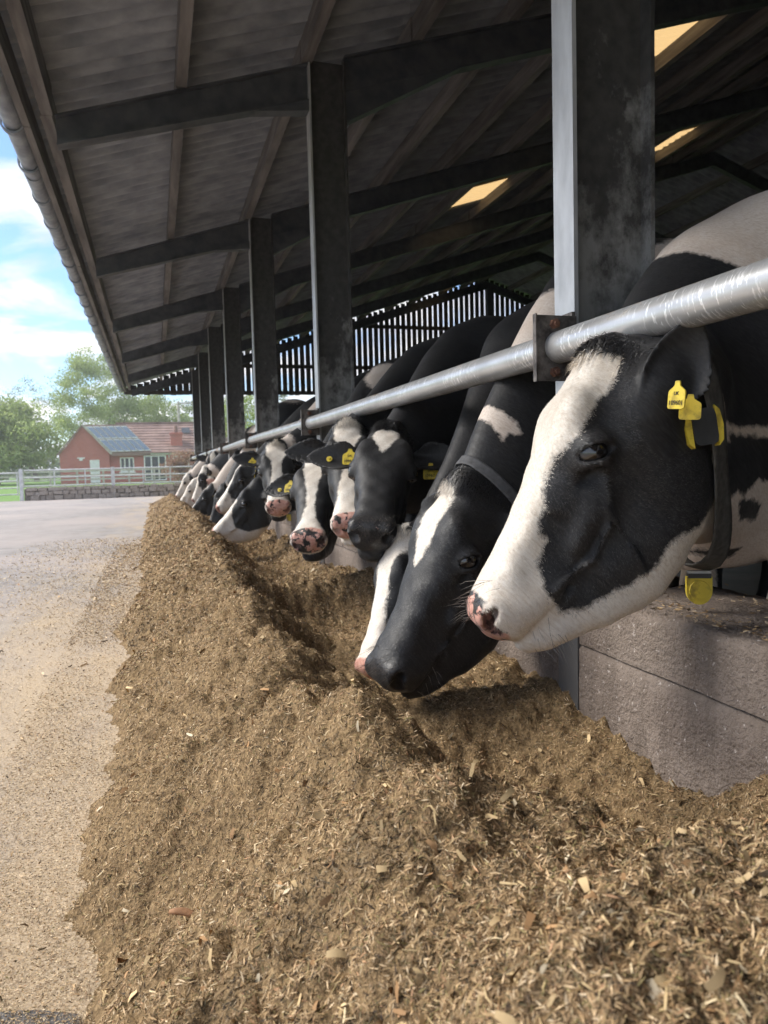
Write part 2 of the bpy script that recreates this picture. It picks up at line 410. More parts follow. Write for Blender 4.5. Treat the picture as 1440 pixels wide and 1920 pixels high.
# --- corrugated sheets: each one a part, mesh shared
PIT = .146; NC = 7; SW = PIT*NC
def corr_mesh(length, mt, name):
    nu = NC*8
    u = np.linspace(0, SW+PIT*.5, nu+1+4); zc = .025*np.cos(2*math.pi*u/PIT)
    V = []; 
    for t in (0.0, .5, 1.0):
        for a, b__ in zip(u, zc): V.append((t*length, a, b__+ .016*(a/SW)))
    V = np.array(V); nn = len(u)
    i = np.arange(nn-1); Q = np.concatenate([np.stack([i+r*nn, i+1+r*nn, i+1+(r+1)*nn, i+(r+1)*nn], 1) for r in (0, 1)])
    return np_mesh(name, V, Q, mt, smooth=True)
slope_len = math.hypot(1, SL)
row_x = [-.74, 1.62, 3.88, 4.66, 6.95, 9.60]           # row boundaries across the slope (a short row carries the rooflights)
row_x = [-.70, 1.60, 3.98, 5.05, 7.15, 8.20, 9.62]
ang = math.atan(SL)
meshes = {}
y0s = np.arange(POST_Y[0]-1.2, Y_END+.1, SW)
lights = [(2, 5.56), (2, 9.65), (4, 9.65), (4, 18.84)]
lset = set()
for r, ly in lights: lset.add((r, int(np.argmin(abs(y0s-ly)))))
for r in range(len(row_x)-1):
    xa, xb = row_x[r], row_x[r+1]+.12
    if r == len(row_x)-2: xb = row_x[r+1]
    for j, yy in enumerate(y0s):
        isl = (r, j) in lset
        key = (r, isl)
        if key not in meshes: meshes[key] = corr_mesh((xb-xa)*slope_len, M['rooflight'] if isl else M['asb'], 'rooflight_sheet' if isl else 'roof_sheet')
        o = bpart(link('rooflight_sheet' if isl else 'roof_sheet', meshes[key], None, (xa, float(yy), roof_z(xa)+.178+.004*r+random.uniform(-.002, .002))))
        o.rotation_euler = (random.uniform(-.005, .005), -ang, 0)
zr = roof_z(RIDGE_X)+.185
mm = corr_mesh(5.35*slope_len, M['asb'], 'roof_sheet')
for r in range(2):
    for j, yy in enumerate(y0s):
        xa = RIDGE_X+r*5.25
        o = bpart(link('roof_sheet', mm, None, (xa, float(yy), zr-SL*r*5.25-.008*r))); o.rotation_euler = (0, ang, 0)
b_ = MB(); b_.prism([(RIDGE_X-.25, zr-.02), (RIDGE_X, zr+.07), (RIDGE_X+.25, zr-.02), (RIDGE_X, zr+.045)], 1, POST_Y[0]-1.3, Y_END+.15); bpart(b_.build('ridge_cap', M['asb']))

# --- gutter with strap brackets, in lengths
gz = roof_z(-.70)+.085; gx = -.715
seg = [POST_Y[0]-1.3+1.83*i for i in range(17)]
seg = [y for y in seg if y < Y_END+.1]+[Y_END+.15]
for a, e in zip(seg[:-1], seg[1:]):
    b_ = MB(); nn = 14; vs = []
    jx = random.uniform(-.006, .006); jz = random.uniform(-.008, .008)
    for y in (a-.01, e+.02):
        for rr in (.058, .054):
            for k in range(nn+1):
                t = math.pi*k/nn; vs.append((gx+jx-rr*math.cos(t), y, gz+jz-rr*math.sin(t)*1.05))
    q = nn+1; fs = []
    for k in range(nn):
        fs += [(k, k+1, 2*q+k+1, 2*q+k), (q+k+1, q+k, 3*q+k, 3*q+k+1)]
    fs += [(0, q, 3*q, 2*q), (nn, 2*q+nn, 3*q+nn, q+nn)]
    for e0 in (0, 2*q): fs += [(e0+k, e0+q+k, e0+q+k+1, e0+k+1) for k in range(nn)]
    b_.add(vs, fs); bpart(b_.build('gutter', M['gutter'], smooth=False))
y = POST_Y[0]-1.1
while y < Y_END:
    b_ = MB(); nn = 12; vs = []
    for yy in (y-.02, y+.02):
        for rr in (.070, .0592):
            for k in range(nn+1):
                t = math.pi*k/nn-.12; vs.append((gx-rr*math.cos(t), yy, gz-rr*math.sin(t)*1.05+(.02 if k == 0 else 0)))
    q = nn+1; fs = []
    for k in range(nn): fs += [(k, k+1, 2*q+k+1, 2*q+k), (q+k+1, q+k, 3*q+k, 3*q+k+1)]
    for e0 in (0, 2*q): fs += [(e0+k, e0+q+k, e0+q+k+1, e0+k+1) for k in range(nn)]
    fs += [(0, q, 3*q, 2*q), (nn, 2*q+nn, 3*q+nn, q+nn)]
    b_.add(vs, fs); bpart(b_.build('gutter_bracket', M['gutter']))
    y += .62
# fascia timber behind the gutter, in lengths
for a, e in zip(POST_Y[:-1], POST_Y[1:]):
    b_ = MB(); b_.box((-.640, a+.004, roof_z(-.62)-.02+random.uniform(-.006, .006)), (-.600, e-.004, roof_z(-.62)+.145)); bpart(b_.build('fascia_board', M['timber']))

# --- far gable: spaced boards on rails
zb = CAM_H+1.96
x = -.66
bm0 = {}
while x < 2*RIDGE_X:
    top = (roof_z(x) if x < RIDGE_X else roof_z(RIDGE_X)-SL*(x-RIDGE_X))+.14
    b_ = MB(); dz = random.uniform(-.012, .012); tp = top+random.uniform(-.02, 0.0)
    b_.box((x, Y_END+.14, zb+dz), (x+(.126 if x > 1.2 else .150), Y_END+.16, tp)); bpart(b_.build('cladding_board', M['board']))
    x += .166
for z in (zb+.06, CAM_H+2.74, CAM_H+3.9):
    xa = -.66 if z < CAM_H+2.2 else 1.2+(z-roof_z(1.05))/SL
    xb = 2*RIDGE_X-xa-.3
    b_ = MB(); b_.box((xa, Y_END+.07, z-.05), (xb, Y_END+.138, z+.05)); bpart(b_.build('cladding_rail', M['board']))
for x in (5.0, 9.6, 14.4):
    b_ = MB(); b_.box((x, Y_END-.06, 0), (x+.2, Y_END+.06, roof_z(min(x, RIDGE_X)) - (SL*(x-RIDGE_X) if x > RIDGE_X else 0)-.2)); bpart(b_.build('column', M['dark_steel']))
# unseen back side, added to keep the barn dark: block wall below, boards above
b_ = MB(); b_.box((19.5, POST_Y[0]-1.2, 0), (19.7, Y_END+.1, 1.6)); bpart(b_.build('added_back_wall', M['wallc']))
for k in range(int((Y_END-POST_Y[0])/.5)):
    b_ = MB(); yy = POST_Y[0]+k*.5; b_.box((19.5, yy, 1.602), (19.53, yy+.47, 3.6)); bpart(b_.build('cladding_board', M['board']))
# rear gable behind the camera closes the barn
b_ = MB(); b_.prism([(1.1, 0), (1.1, roof_z(1.1)-.25), (RIDGE_X, roof_z(RIDGE_X)-.25), (19.2, 3.1), (19.2, 0)], 1, POST_Y[0]-1.1, POST_Y[0]-.98); bpart(b_.build('gable_wall', M['board']))

# --- feed wall: precast panels between the columns
wall = empty('feed_wall', (1.05, Y_END, 0)); tag(wall, 'low worn concrete feed wall under the tube rail, in stacked panels', 'wall')
def wpart(o): o.parent = wall; o.matrix_parent_inverse = Matrix.Translation((-1.05, -Y_END, 0)); return o
ZT = CAM_H-.357
def panel(y0, y1, z0, z1, x0, x1, seed, toprough):
    ny = max(4, int((y1-y0)/.03)); prof = []
    nzf = 8; 
    sec = [(x0+.0, z0)]+[(x0, z0+(z1-z0-.012)*i/nzf) for i in range(1, nzf+1)]+[(x0+.008, z1-.003), (x0+.02, z1)]+[(x0+(x1-x0)*i/10, z1) for i in range(1, 11)]+[(x1, z0)]
    ys = np.linspace(y0, y1, ny+1); V = []
    sa = np.array(sec); ns = len(sec)
    for yv in ys:
        v = np.zeros((ns, 3)); v[:, 0] = sa[:, 0]; v[:, 1] = yv; v[:, 2] = sa[:, 1]
        nn_ = fbm(np.full(ns, yv*4+seed), sa[:, 1]*7+sa[:, 0]*5, 4, .6); n2 = fbm(np.full(ns, yv*22+seed), sa[:, 1]*25+sa[:, 0]*22, 2)
        front = sa[:, 0] < x0+.03
        v[:, 0] += np.where(front, nn_*.006+n2*.003, 0)
        v[:, 2] += np.where(sa[:, 1] > z1-.02, toprough*(nn_*.018+n2*.006), 0)
        V.append(v)
    V = np.concatenate(V); Q = []
    for i in range(ny):
        for j in range(ns-1): Q.append((i*ns+j, (i+1)*ns+j, (i+1)*ns+j+1, i*ns+j+1))
    me = np_mesh('panel', V, np.array(Q), M['wallc'], smooth=False)
    o = link('panel', me); return wpart(o)
bays = [(POST_Y[i], POST_Y[i+1]) for i in range(1, len(POST_Y)-1)]
for i, (a, e) in enumerate(bays):
    j = random.uniform(-.004, .004)
    panel(a+.052, e-.052, 0, ZT-.1345, 1.052+j, 1.30, i*3.1, .35)
    panel(a+.052, e-.052, ZT-.131, ZT, 1.055+j*.5, 1.46, i*5.7+1, 1)
# --- tube rail with brackets
rail = empty('neck_rail', (.992, Y_END, 0)); tag(rail, 'long rubbed galvanised tube rail bolted along the barn columns', 'rail')
def rpart(o, p=None):
    o.parent = p or rail
    if p is None: o.matrix_parent_inverse = Matrix.Translation((-.992, -Y_END, 0))
    return o
RX, RZ, RR = .992, CAM_H+.281, .0405
b_ = MB(); pts = []; rad = []
yy = POST_Y[1]-.6
while yy < Y_END+.9:
    pts.append((RX+.003*math.sin(yy*1.3), yy, RZ+.004*math.sin(yy*.9+1))); yy += .25
b_.tube(pts, RR, 28); rpart(b_.build('tube', M['pipe'], smooth=True))
def hexbolt(c, axis, r=.013, h=.012):
    b_ = MB(); n = 6
    vs = []
    for t in (0, h):
        for k in range(n):
            a = 2*math.pi*k/n+.3; vs.append((r*math.cos(a), r*math.sin(a), t))
    b_.add(vs, [tuple(range(n))[::-1], tuple(range(n, 2*n))]+[(i, (i+1) % n, (i+1) % n+n, i+n) for i in range(n)])
    b_.tube([(0, 0, h), (0, 0, h+.007)], r*.5, 8)
    q = Vector(axis).to_track_quat('Z', 'Y').to_matrix().to_4x4(); 
    b_.v = [tuple(q @ Vector(v)+Vector(c)) for v in b_.v]
    return b_
for y in POST_Y[1:]:
    b_ = MB(); y0 = y-.060
    # plate standing across the passage with the tube let through it, folded edge
    b_.box((RX-.062, y0-.005, RZ-.082), (1.046, y0+.003, RZ+.082))
    b_.box((RX-.066, y0-.012, RZ-.084), (RX-.0622, y0+.004, RZ+.084))
    br = rpart(b_.build('bracket', M['bracket']))
    b_ = MB(); b_.box((1.0385, y0+.004, RZ-.06), (1.0475, y+.044, RZ+.095)); rpart(b_.build('back_plate', M['bracket']))
    for dx_, dz_ in ((-.012, .060), (-.012, -.060)):
        o = hexbolt((RX+dx_, y0-.005, RZ+dz_), (0, -1, 0)).build('bolt', M['rust']); o.parent = br
    o = hexbolt((1.038, y+.02, RZ+.07), (-1, 0, 0)).build('bolt', M['rust']); o.parent = br
# ================================================================ background beyond the yard
M['brick'] = None
def mk_brick():
    m, nt, b = mat('red_brick')
    t = N(nt, 'ShaderNodeTexCoord'); mp = N(nt, 'ShaderNodeMapping'); nt.links.new(t.outputs['Object'], mp.inputs[0]); mp.inputs['Rotation'].default_value = (math.pi/2, 0, 0)
    br = N(nt, 'ShaderNodeTexBrick'); nt.links.new(mp.outputs[0], br.inputs['Vector'])
    br.inputs['Color1'].default_value = (.42, .065, .052, 1); br.inputs['Color2'].default_value = (.52, .11, .085, 1); br.inputs['Mortar'].default_value = (.42, .33, .28, 1)
    br.inputs['Scale'].default_value = 1; br.inputs['Brick Width'].default_value = .225; br.inputs['Row Height'].default_value = .075; br.inputs['Mortar Size'].default_value = .008
    nt.links.new(mixc(nt, math_(nt, 'MULTIPLY', noise_fac(nt, 2, 5), .4), br.outputs[0], (.45, .22, .17)), b.inputs['Base Color']); b.inputs['Roughness'].default_value = .9
    return m
M['brick'] = mk_brick()
M['tile'] = simple('roof_tile', (.19, .12, .10), (.33, .22, .185), 1.3, .85, .3, .01)
M['white'] = simple('white_paint', (.72, .72, .70), (.82, .82, .80), 5, .5, 0)
M['glass'] = simple('window_glass', (.03, .035, .04), (.06, .07, .08), 3, .08, 0)
m, nt, b = mat('solar_glass'); b.inputs['Base Color'].default_value = (.20, .25, .38, 1); b.inputs['Roughness'].default_value = .12; b.inputs['Coat Weight'].default_value = .6  # pale blue base colour stands in for the sky mirrored in the panels
M['solar'] = m
M['alu'] = simple('aluminium', (.7, .7, .7), (.8, .8, .8), 9, .4, 0, metal=.1)
M['stone'] = simple('stone', (.24, .20, .17), (.55, .49, .44), 11, .9, .6, .02)
M['mortar'] = simple('mortar_core', (.14, .12, .10), (.24, .21, .18), 9, .9, .4, .02)
M['bark'] = simple('bark', (.07, .05, .035), (.17, .13, .10), 7, .9, .5, .02)
M['pole'] = simple('pole_wood', (.40, .36, .32), (.58, .54, .50), 5, .9, .2, .01)
M['rail_galv'] = simple('gate_galvanised', (.50, .51, .52), (.68, .69, .70), 9, .45, 0, metal=.35)

# --- low stone wall with tube fence at the yard's end
FY = 25.3
sw = empty('stone_wall', (-1.2, FY, 0)); tag(sw, 'low rough stone wall at the far end of the yard', 'wall')
core = MB(); core.box((-3.86, -.12+FY, 0), (9.0, .12+FY, .36)); o = core.build('core', M['mortar'], sw); o.matrix_parent_inverse = Matrix.Translation((1.2, -FY, 0))
def stone_mesh(i):
    r_ = random.Random(i); b_ = MB(); vs = []
    for a in ((-1,-1,-1),(1,-1,-1),(1,1,-1),(-1,1,-1),(-1,-1,1),(1,-1,1),(1,1,1),(-1,1,1)):
        vs.append(tuple(.5*c*r_.uniform(.8, 1.05) for c in a))
    b_.add(vs, [(0,3,2,1),(4,5,6,7),(0,1,5,4),(1,2,6,5),(2,3,7,6),(3,0,4,7)])
    return b_.mesh('stone', M['stone'])
SM = [stone_mesh(i) for i in range(9)]
zrow = 0.0
for row, hgt in enumerate((.15, .13, .12)):
    x = -3.86+random.uniform(0, .2)
    while x < 1.6:
        w = random.uniform(.10, .34)
        o = link('stone', random.choice(SM), sw, (x+w/2+1.2, -.125+random.uniform(-.035, .03), zrow+hgt/2+random.uniform(-.012, .012)))
        o.scale = (w*.97, .16, hgt*.97*random.uniform(.92, 1.08)); o.rotation_euler = (0, random.uniform(-.06, .06), 0)
        x += w
    zrow += hgt
fen = empty('tube_fence', (-1.2, FY, 0)); tag(fen, 'galvanised tube fence standing on the low stone wall', 'fence')
def fpart(b_, name, par, mt='rail_galv'):
    o = b_.build(name, M[mt], par, smooth=False); o.matrix_parent_inverse = Matrix.Translation((-par.location[0], -par.location[1], -par.location[2])); return o
for z in (.44, .70, .93):
    fpart(MB().tube([(-3.86, FY, z), (9, FY, z)], .022, 8), 'rail', fen)
for x in (-3.93, -1.26, 1.4, 4.1):
    b_ = MB(); b_.box((x-.055, FY-.19, 0), (x+.055, FY-.13, .98)); fpart(b_, 'post', fen)
for x in (-3.0, -2.1, -.35, .5, 2.3, 3.2):
    b_ = MB(); b_.box((x-.018, FY-.02, .42), (x+.018, FY+.02, .95)); fpart(b_, 'upright', fen)
gate = empty('field_gate', (-6.0, FY, 0)); tag(gate, 'galvanised tube field gate left of the stone wall', 'gate')
for z in (.2, .4, .62, .86):
    fpart(MB().tube([(-8.0, FY, z), (-4.06, FY, z)], .02, 8), 'bar', gate)
for x in (-8, -6, -4.06): fpart(MB().tube([(x, FY, .16), (x, FY, .9)], .02, 8), 'stile', gate)
# garden fence in front of the house
gf = empty('garden_fence', (-6, 52, 0)); tag(gf, 'pale wooden post and rail fence across the grass before the brick house', 'fence')
for k in range(18):
    x = -16+1.6*k; b_ = MB(); b_.box((x-.06, 51.95, -.06), (x+.06, 52.05, 1.0)); fpart(b_, 'post', gf, 'pole')
    if k < 17:
        for z in (.35, .62, .9):
            b_ = MB(); b_.box((x+.062, 51.97, z-.05), (x+1.538, 52.01, z+.05)); fpart(b_, 'rail', gf, 'pole')

# --- brick bungalow
HY = 62.0
house = empty('brick_house', (-4, HY, 0)); tag(house, 'red brick bungalow with solar panels on its tiled roof', 'house')
def hp(b_, name, mt, par=None):
    o = b_.build(name, M[mt] if isinstance(mt, str) else mt)
    o.parent = par or house
    if par is None: o.matrix_parent_inverse = Matrix.Translation((4, -HY, 0))
    return o
EZ, RZ2 = 2.22, 4.42
gx0, gx1, gm = -6.9, -3.3, -5.15        # gable across the view
# front wing: gable facing the yard, ridge runs away and to the right (we see its right slope)
b_ = MB(); b_.prism([(gx0, -.06), (gx1, -.06), (gx1, EZ), (gm, RZ2-.05), (gx0, EZ)], 1, HY, HY+.3); hp(b_, 'wall', 'brick')
b_ = MB(); b_.box((gx1-.3, HY+.302, -.06), (gx1, HY+3.2, EZ)); hp(b_, 'wall', 'brick')
# long front wall to the right, set back
b_ = MB(); b_.box((gx1+.002, HY+.4, -.06), (7.5, HY+.7, EZ-.02)); hp(b_, 'wall', 'brick')
# main roof: slope facing the yard
def slope(xa0, xa1, ya, za, xb0, xb1, yb, zb, mt, name, th=.10):
    b_ = MB()
    b_.add([(xa0, ya, za), (xa1, ya, za), (xb1, yb, zb), (xb0, yb, zb), (xa0, ya, za-th), (xa1, ya, za-th), (xb1, yb, zb-th), (xb0, yb, zb-th)],
           [(0,1,2,3),(7,6,5,4),(0,4,5,1),(1,5,6,2),(2,6,7,3),(3,7,4,0)])
    return hp(b_, name, mt)
TZ = 4.75
ncourse = 11
for k in range(ncourse):                  # tile courses step up the slope
    t0, t1 = k/ncourse, (k+1)/ncourse
    ya, yb = HY+.1+3.6*t0, HY+.1+3.6*t1+.06
    za, zb_ = EZ+(TZ-EZ)*t0+.05, EZ+(TZ-EZ)*t1+.02
    xl0 = gx1-.2+(gm+2.3-gx1+.2)*t0; xl1 = gx1-.2+(gm+2.3-gx1+.2)*t1
    slope(xl0, 7.8, ya, za, xl1, 7.8, yb, zb_, 'tile', 'tile_course')
b_ = MB(); b_.beam((-2.9, HY+3.75, TZ+.05), (7.8, HY+3.75, TZ+.05), .3, .12); hp(b_, 'ridge_tiles', 'tile')
# wing roof slope with the panels (right slope of the gable wing, turned to face the yard's right)
b_ = MB()
TV = (3.1, .55, .05)
b_.add([(gm, HY-.25, RZ2+.03), (gx1+.25, HY-.25, EZ-.08), (gx1+.25+TV[0], HY-.25+TV[1], EZ-.08+TV[2]), (gm+TV[0], HY-.25+TV[1], RZ2+.03+TV[2])], [(0,1,2,3)])
b_.add([(gm, HY-.25, RZ2-.10), (gx1+.25, HY-.25, EZ-.21), (gx1+.25+TV[0], HY-.25+TV[1], EZ-.21+TV[2]), (gm+TV[0], HY-.25+TV[1], RZ2-.10+TV[2])], [(3,2,1,0)])
b_.f += [(0,4,5,1),(1,5,6,2),(2,6,7,3),(3,7,4,0)]; b_.m += [0]*4
hp(b_, 'roof', 'tile')
b_ = MB(); b_.beam((gm, HY-.12, RZ2+.03), (gx0-.15, HY-.12, EZ-.06), .26, .10); hp(b_, 'verge', 'tile')
b_ = MB(); b_.beam((gm, HY-.26, RZ2+.06), (gx1+.2, HY-.26, EZ-.05), .05, .16); hp(b_, 'verge', 'pole')
A0 = Vector((gm, HY-.25, RZ2+.03)); B0 = Vector((gx1+.25, HY-.25, EZ-.08)); A = A0.lerp(B0, .05)+Vector(TV)*.02; B = A0.lerp(B0, .93)+Vector(TV)*.02; C = B+Vector(TV)*.97; D = A+Vector(TV)*.97
nrm = (B-A).cross(D-A).normalized()
if nrm.z < 0: nrm = -nrm
for i in range(2):
    for j in range(6):
        def P(u, v): return A.lerp(B, u).lerp(D.lerp(C, u), v)
        u0, u1 = i/2+.016, (i+1)/2-.016; v0, v1 = j/6+.010, (j+1)/6-.010
        c4 = [P(u0, v0), P(u1, v0), P(u1, v1), P(u0, v1)]
        fr = MB(); fr.add([p+nrm*.06 for p in c4]+[p+nrm*.12 for p in c4], [(3,2,1,0),(4,5,6,7),(0,1,5,4),(1,2,6,5),(2,3,7,6),(3,0,4,7)])
        f = hp(fr, 'solar_panel', 'alu')
        cc = sum(c4, Vector())/4
        gl = MB(); gl.add([cc.lerp(p, .86)+nrm*.126 for p in c4], [(0,1,2,3)]); hp(gl, 'pane', 'solar', f)
def window(x0, x1, z0, z1, y, nm=2, sill=True):
    b_ = MB(); t = .09
    b_.box((x0, y-.05, z0), (x0+t, y, z1)); b_.box((x1-t, y-.05, z0), (x1, y, z1)); b_.box((x0+t, y-.05, z1-t), (x1-t, y, z1)); b_.box((x0+t, y-.05, z0), (x1-t, y, z0+t))
    for k in range(1, nm):
        xm = x0+(x1-x0)*k/nm; b_.box((xm-.05, y-.048, z0+t), (xm+.05, y, z1-t))
    w = hp(b_, 'window' if sill else 'glazed_door', 'white')
    for k in range(nm):
        xa = x0+(x1-x0)*k/nm; g = MB(); g.box((xa+.05, y-.03, z0+.05), (xa+(x1-x0)/nm-.05, y-.02, z1-.05)); hp(g, 'pane', 'glass', w)
    if sill: s = MB(); s.box((x0-.1, y-.12, z0-.09), (x1+.1, y-.002, z0-.002)); hp(s, 'sill', 'white', w)
yw = HY+.4
window(-2.55, -1.5, .75, 1.9, yw-.003, 3)
window(-.75, .95, .0, 2.0, yw-.003, 3, False)
window(1.5, 2.75, .5, 1.95, yw-.003, 2)
b_ = MB(); b_.box((-4.75, HY-.05, -.04), (-4.05, HY-.003, 1.75)); hp(b_, 'door', 'white')
b_ = MB(); b_.box((-5.65, HY-.06, 1.86), (-5.1, HY-.003, 1.96)); b_.box((-5.5, HY-.06, 1.70), (-5.25, HY-.003, 1.858)); hp(b_, 'wall_lamp', 'white')
b_ = MB(); b_.box((-2.9, HY+.25, EZ-.16), (7.5, HY+.398, EZ-.03)); hp(b_, 'eaves_gutter', 'white')
b_ = MB(); b_.tube([(1.2, HY+.32, -.05), (1.2, HY+.32, EZ-.1)], .05, 8); hp(b_, 'downpipe', 'pole')
b_ = MB(); b_.box((1.4, HY+.8, 2.3), (2.3, HY+1.5, 3.85)); b_.box((1.32, HY+.7, 3.66), (2.38, HY+1.6, 3.8)); ch = hp(b_, 'chimney', 'brick')
b_ = MB(); b_.tube([(1.85, HY+1.1, 3.85), (1.85, HY+1.1, 4.4)], [.16, .13], 10); hp(b_, 'chimney_pot', M['tile'], ch)
b_ = MB(); b_.add([(2.35, HY+2.2, 3.86), (3.0, HY+2.2, 3.86), (3.0, HY+2.9, 4.35), (2.35, HY+2.9, 4.35)], [(0,1,2,3)]); hp(b_, 'roof_window', 'glass')

# --- trees and shrubs
def leaf_mat(name, c1, c2):
    m, nt, b = mat(name)
    at = N(nt, 'ShaderNodeAttribute', attribute_name='tone')
    nt.links.new(ramp(nt, at.outputs['Fac'], [(.0, c1), (1, c2)]), b.inputs['Base Color']); b.inputs['Roughness'].default_value = .6
    tr = N(nt, 'ShaderNodeBsdfTranslucent'); nt.links.new(ramp(nt, at.outputs['Fac'], [(0, tuple(c*1.3 for c in c1)), (1, tuple(c*1.3 for c in c2))]), tr.inputs[0])
    mx_ = N(nt, 'ShaderNodeMixShader'); mx_.inputs[0].default_value = .35
    nt.links.new(b.outputs[0], mx_.inputs[1]); nt.links.new(tr.outputs[0], mx_.inputs[2]); nt.links.new(mx_.outputs[0], nt.nodes['Material Output'].inputs[0])
    return m
M['leaf_a'] = leaf_mat('leaves_fresh', (.20, .27, .07), (.40, .47, .17))
M['leaf_b'] = leaf_mat('leaves_mid', (.15, .20, .08), (.28, .34, .15))
M['leaf_c'] = leaf_mat('leaves_sparse', (.15, .17, .10), (.28, .30, .18))
M['leaf_r'] = leaf_mat('leaves_copper', (.22, .12, .08), (.38, .24, .16))
def tree(name, label, cat, base, h, cw, lm, nleaf=6000, ls=.22, seed=0, sparse=.5, low=.25, group=None, nclump=46, spread=1.25):
    r_ = np.random.default_rng(seed); pr = random.Random(seed)
    root = empty(name, base); tag(root, label, cat, group)
    tb = MB(); tips = []
    def grow(p, d, ln, rad, lev):
        pts = [p]; rr = [rad]; q = Vector(p); dd = Vector(d)
        for i in range(4):
            dd = (dd+Vector((pr.gauss(0, .16), pr.gauss(0, .16), pr.gauss(.03, .08)))).normalized(); q = q+dd*ln/4; pts.append(tuple(q)); rr.append(rad*(1-.16*(i+1)))
        tb.tube(pts, rr, 6 if lev else 9, cap=False)
        if lev >= 3: tips.append(q); return
        for i in range(pr.randint(3, 4) if lev < 2 else 3):
            k = pr.randint(2, 4) if lev == 0 else pr.randint(1, 4)
            a = pr.uniform(0, 2*math.pi); sp_ = pr.uniform(.45, .95)
            nd = (dd*.75+Vector((math.cos(a)*sp_, math.sin(a)*sp_, pr.uniform(-.05, .35)))).normalized()
            grow(pts[k], nd, ln*pr.uniform(.55, .72), rr[k]*.62, lev+1)
    grow((0, 0, -.1), (0, 0, 1), h*.38, h*.026, 0)
    tb.build('trunk', M['bark'], root, smooth=True)
    # leaf clumps around the twig ends and through an uneven crown
    tp = np.array([list(t) for t in tips]) if tips else np.zeros((1, 3))
    cz = h*(low+(1-low)/2); rz = h*(1-low)/2
    u = r_.normal(size=(nclump, 3)); u /= np.linalg.norm(u, axis=1)[:, None]; rad_ = r_.uniform(.35, 1.0, nclump)**.6
    cl = u*rad_[:, None]*np.array([cw/2, cw/2, rz])+np.array([0, 0, cz])
    cl[:, :2] *= (1-.35*np.clip((cl[:, 2:3]-cz)/rz, 0, 1))
    keep = (tp[:, 2] > h*low*.9)
    cl = np.vstack([cl, tp[keep]]) if keep.any() else cl
    cs = r_.uniform(.05, .13, len(cl))*cw*(1.15-sparse*.6)*spread
    ci = r_.integers(0, len(cl), nleaf)
    g = r_.normal(size=(nleaf, 3)); g /= (np.linalg.norm(g, axis=1)[:, None]+1e-6); g *= (r_.random(nleaf)**.45)[:, None]
    P = cl[ci]+g*cs[ci][:, None]*np.array([1.25, 1.25, .85])
    a = r_.normal(size=(nleaf, 3)); a /= np.linalg.norm(a, axis=1)[:, None]; b2 = np.cross(a, r_.normal(size=(nleaf, 3))); b2 /= np.linalg.norm(b2, axis=1)[:, None]
    s_ = r_.uniform(.5, 1.2, nleaf)[:, None]*ls
    V = np.stack([P-a*s_*.7, P+b2*s_*.33, P+a*s_*.7, P-b2*s_*.33], 1).reshape(-1, 3)
    tone = np.clip(r_.normal(.5, .22, nleaf)+(r_.random(len(cl))[ci]-.5)*.5, 0, 1)
    me = np_mesh('crown', V, np.arange(nleaf*4).reshape(-1, 4), lm, attrs={'tone': np.repeat(tone, 4)})
    link('crown', me, root)
    return root
tree('leafy_tree', 'dense low green tree left of the brick house', 'tree', (-12.0, 66, 0), 6.9, 9.4, M['leaf_a'], 26000, .26, 3, .2, .06, nclump=90)
tree('leafy_tree', 'broad green tree at the photo\'s left edge behind the field gate', 'tree', (-19.5, 72, 0), 7.2, 9, M['leaf_b'], 9000, .30, 4, .2, .08, nclump=70)
tree('sparse_tree', 'thin branched grey green tree standing behind the dense low tree', 'tree', (-11.6, 84, 0), 11.2, 7.4, M['leaf_c'], 7000, .15, 5, .7, .36, spread=2.0)
tree('tall_tree', 'tall airy pale green tree behind the gable of the brick house', 'tree', (-5.6, 82, 0), 13.2, 9.4, M['leaf_a'], 26000, .19, 8, .5, .22, nclump=120)
tree('tall_tree', 'yellow green tree rising behind the house roof ridge', 'tree', (.3, 86, 0), 9.6, 9.0, M['leaf_a'], 15000, .24, 9, .4, .2)
tree('tall_tree', 'green tree behind the chimney seen under the barn gable', 'tree', (6.8, 84, 0), 9.8, 9.0, M['leaf_b'], 14000, .24, 10, .4, .2)
tree('sparse_tree', 'thin leaved tree seen between the far barn columns', 'tree', (9.5, 66, 0), 9.5, 6.5, M['leaf_c'], 3500, .18, 12, .7, .3)
tree('tall_tree', 'bright green tree seen past the last barn column', 'tree', (6.0, 52, 0), 6.5, 4.2, M['leaf_a'], 5000, .18, 13, .4, .2)
tree('copper_shrub', 'round copper coloured shrub in front of the house by the barn column', 'shrub', (1.75, 50.5, -.06), 2.3, 2.6, M['leaf_r'], 6000, .11, 15, .2, .0)
for i, (x, lb) in enumerate(((2.55, 'left one of two wooden poles behind the house roof'), (4.05, 'right one of two wooden poles behind the house roof'))):
    b_ = MB(); b_.tube([(0, 0, 0), (0, 0, 7.6+.1*i)], [.16, .12], 9); o = b_.build('utility_pole', M['pole'], None, loc=(x, 76, -.1)); tag(o, lb, 'pole', 'poles behind the house')
b_ = MB(); b_.beam((0, 0, 0), (1.7, 0, 0), .12, .14); o = b_.build('cross_arm', M['pole'], bpy.data.objects['utility_pole'], loc=(-.1, -.18, 7.4))
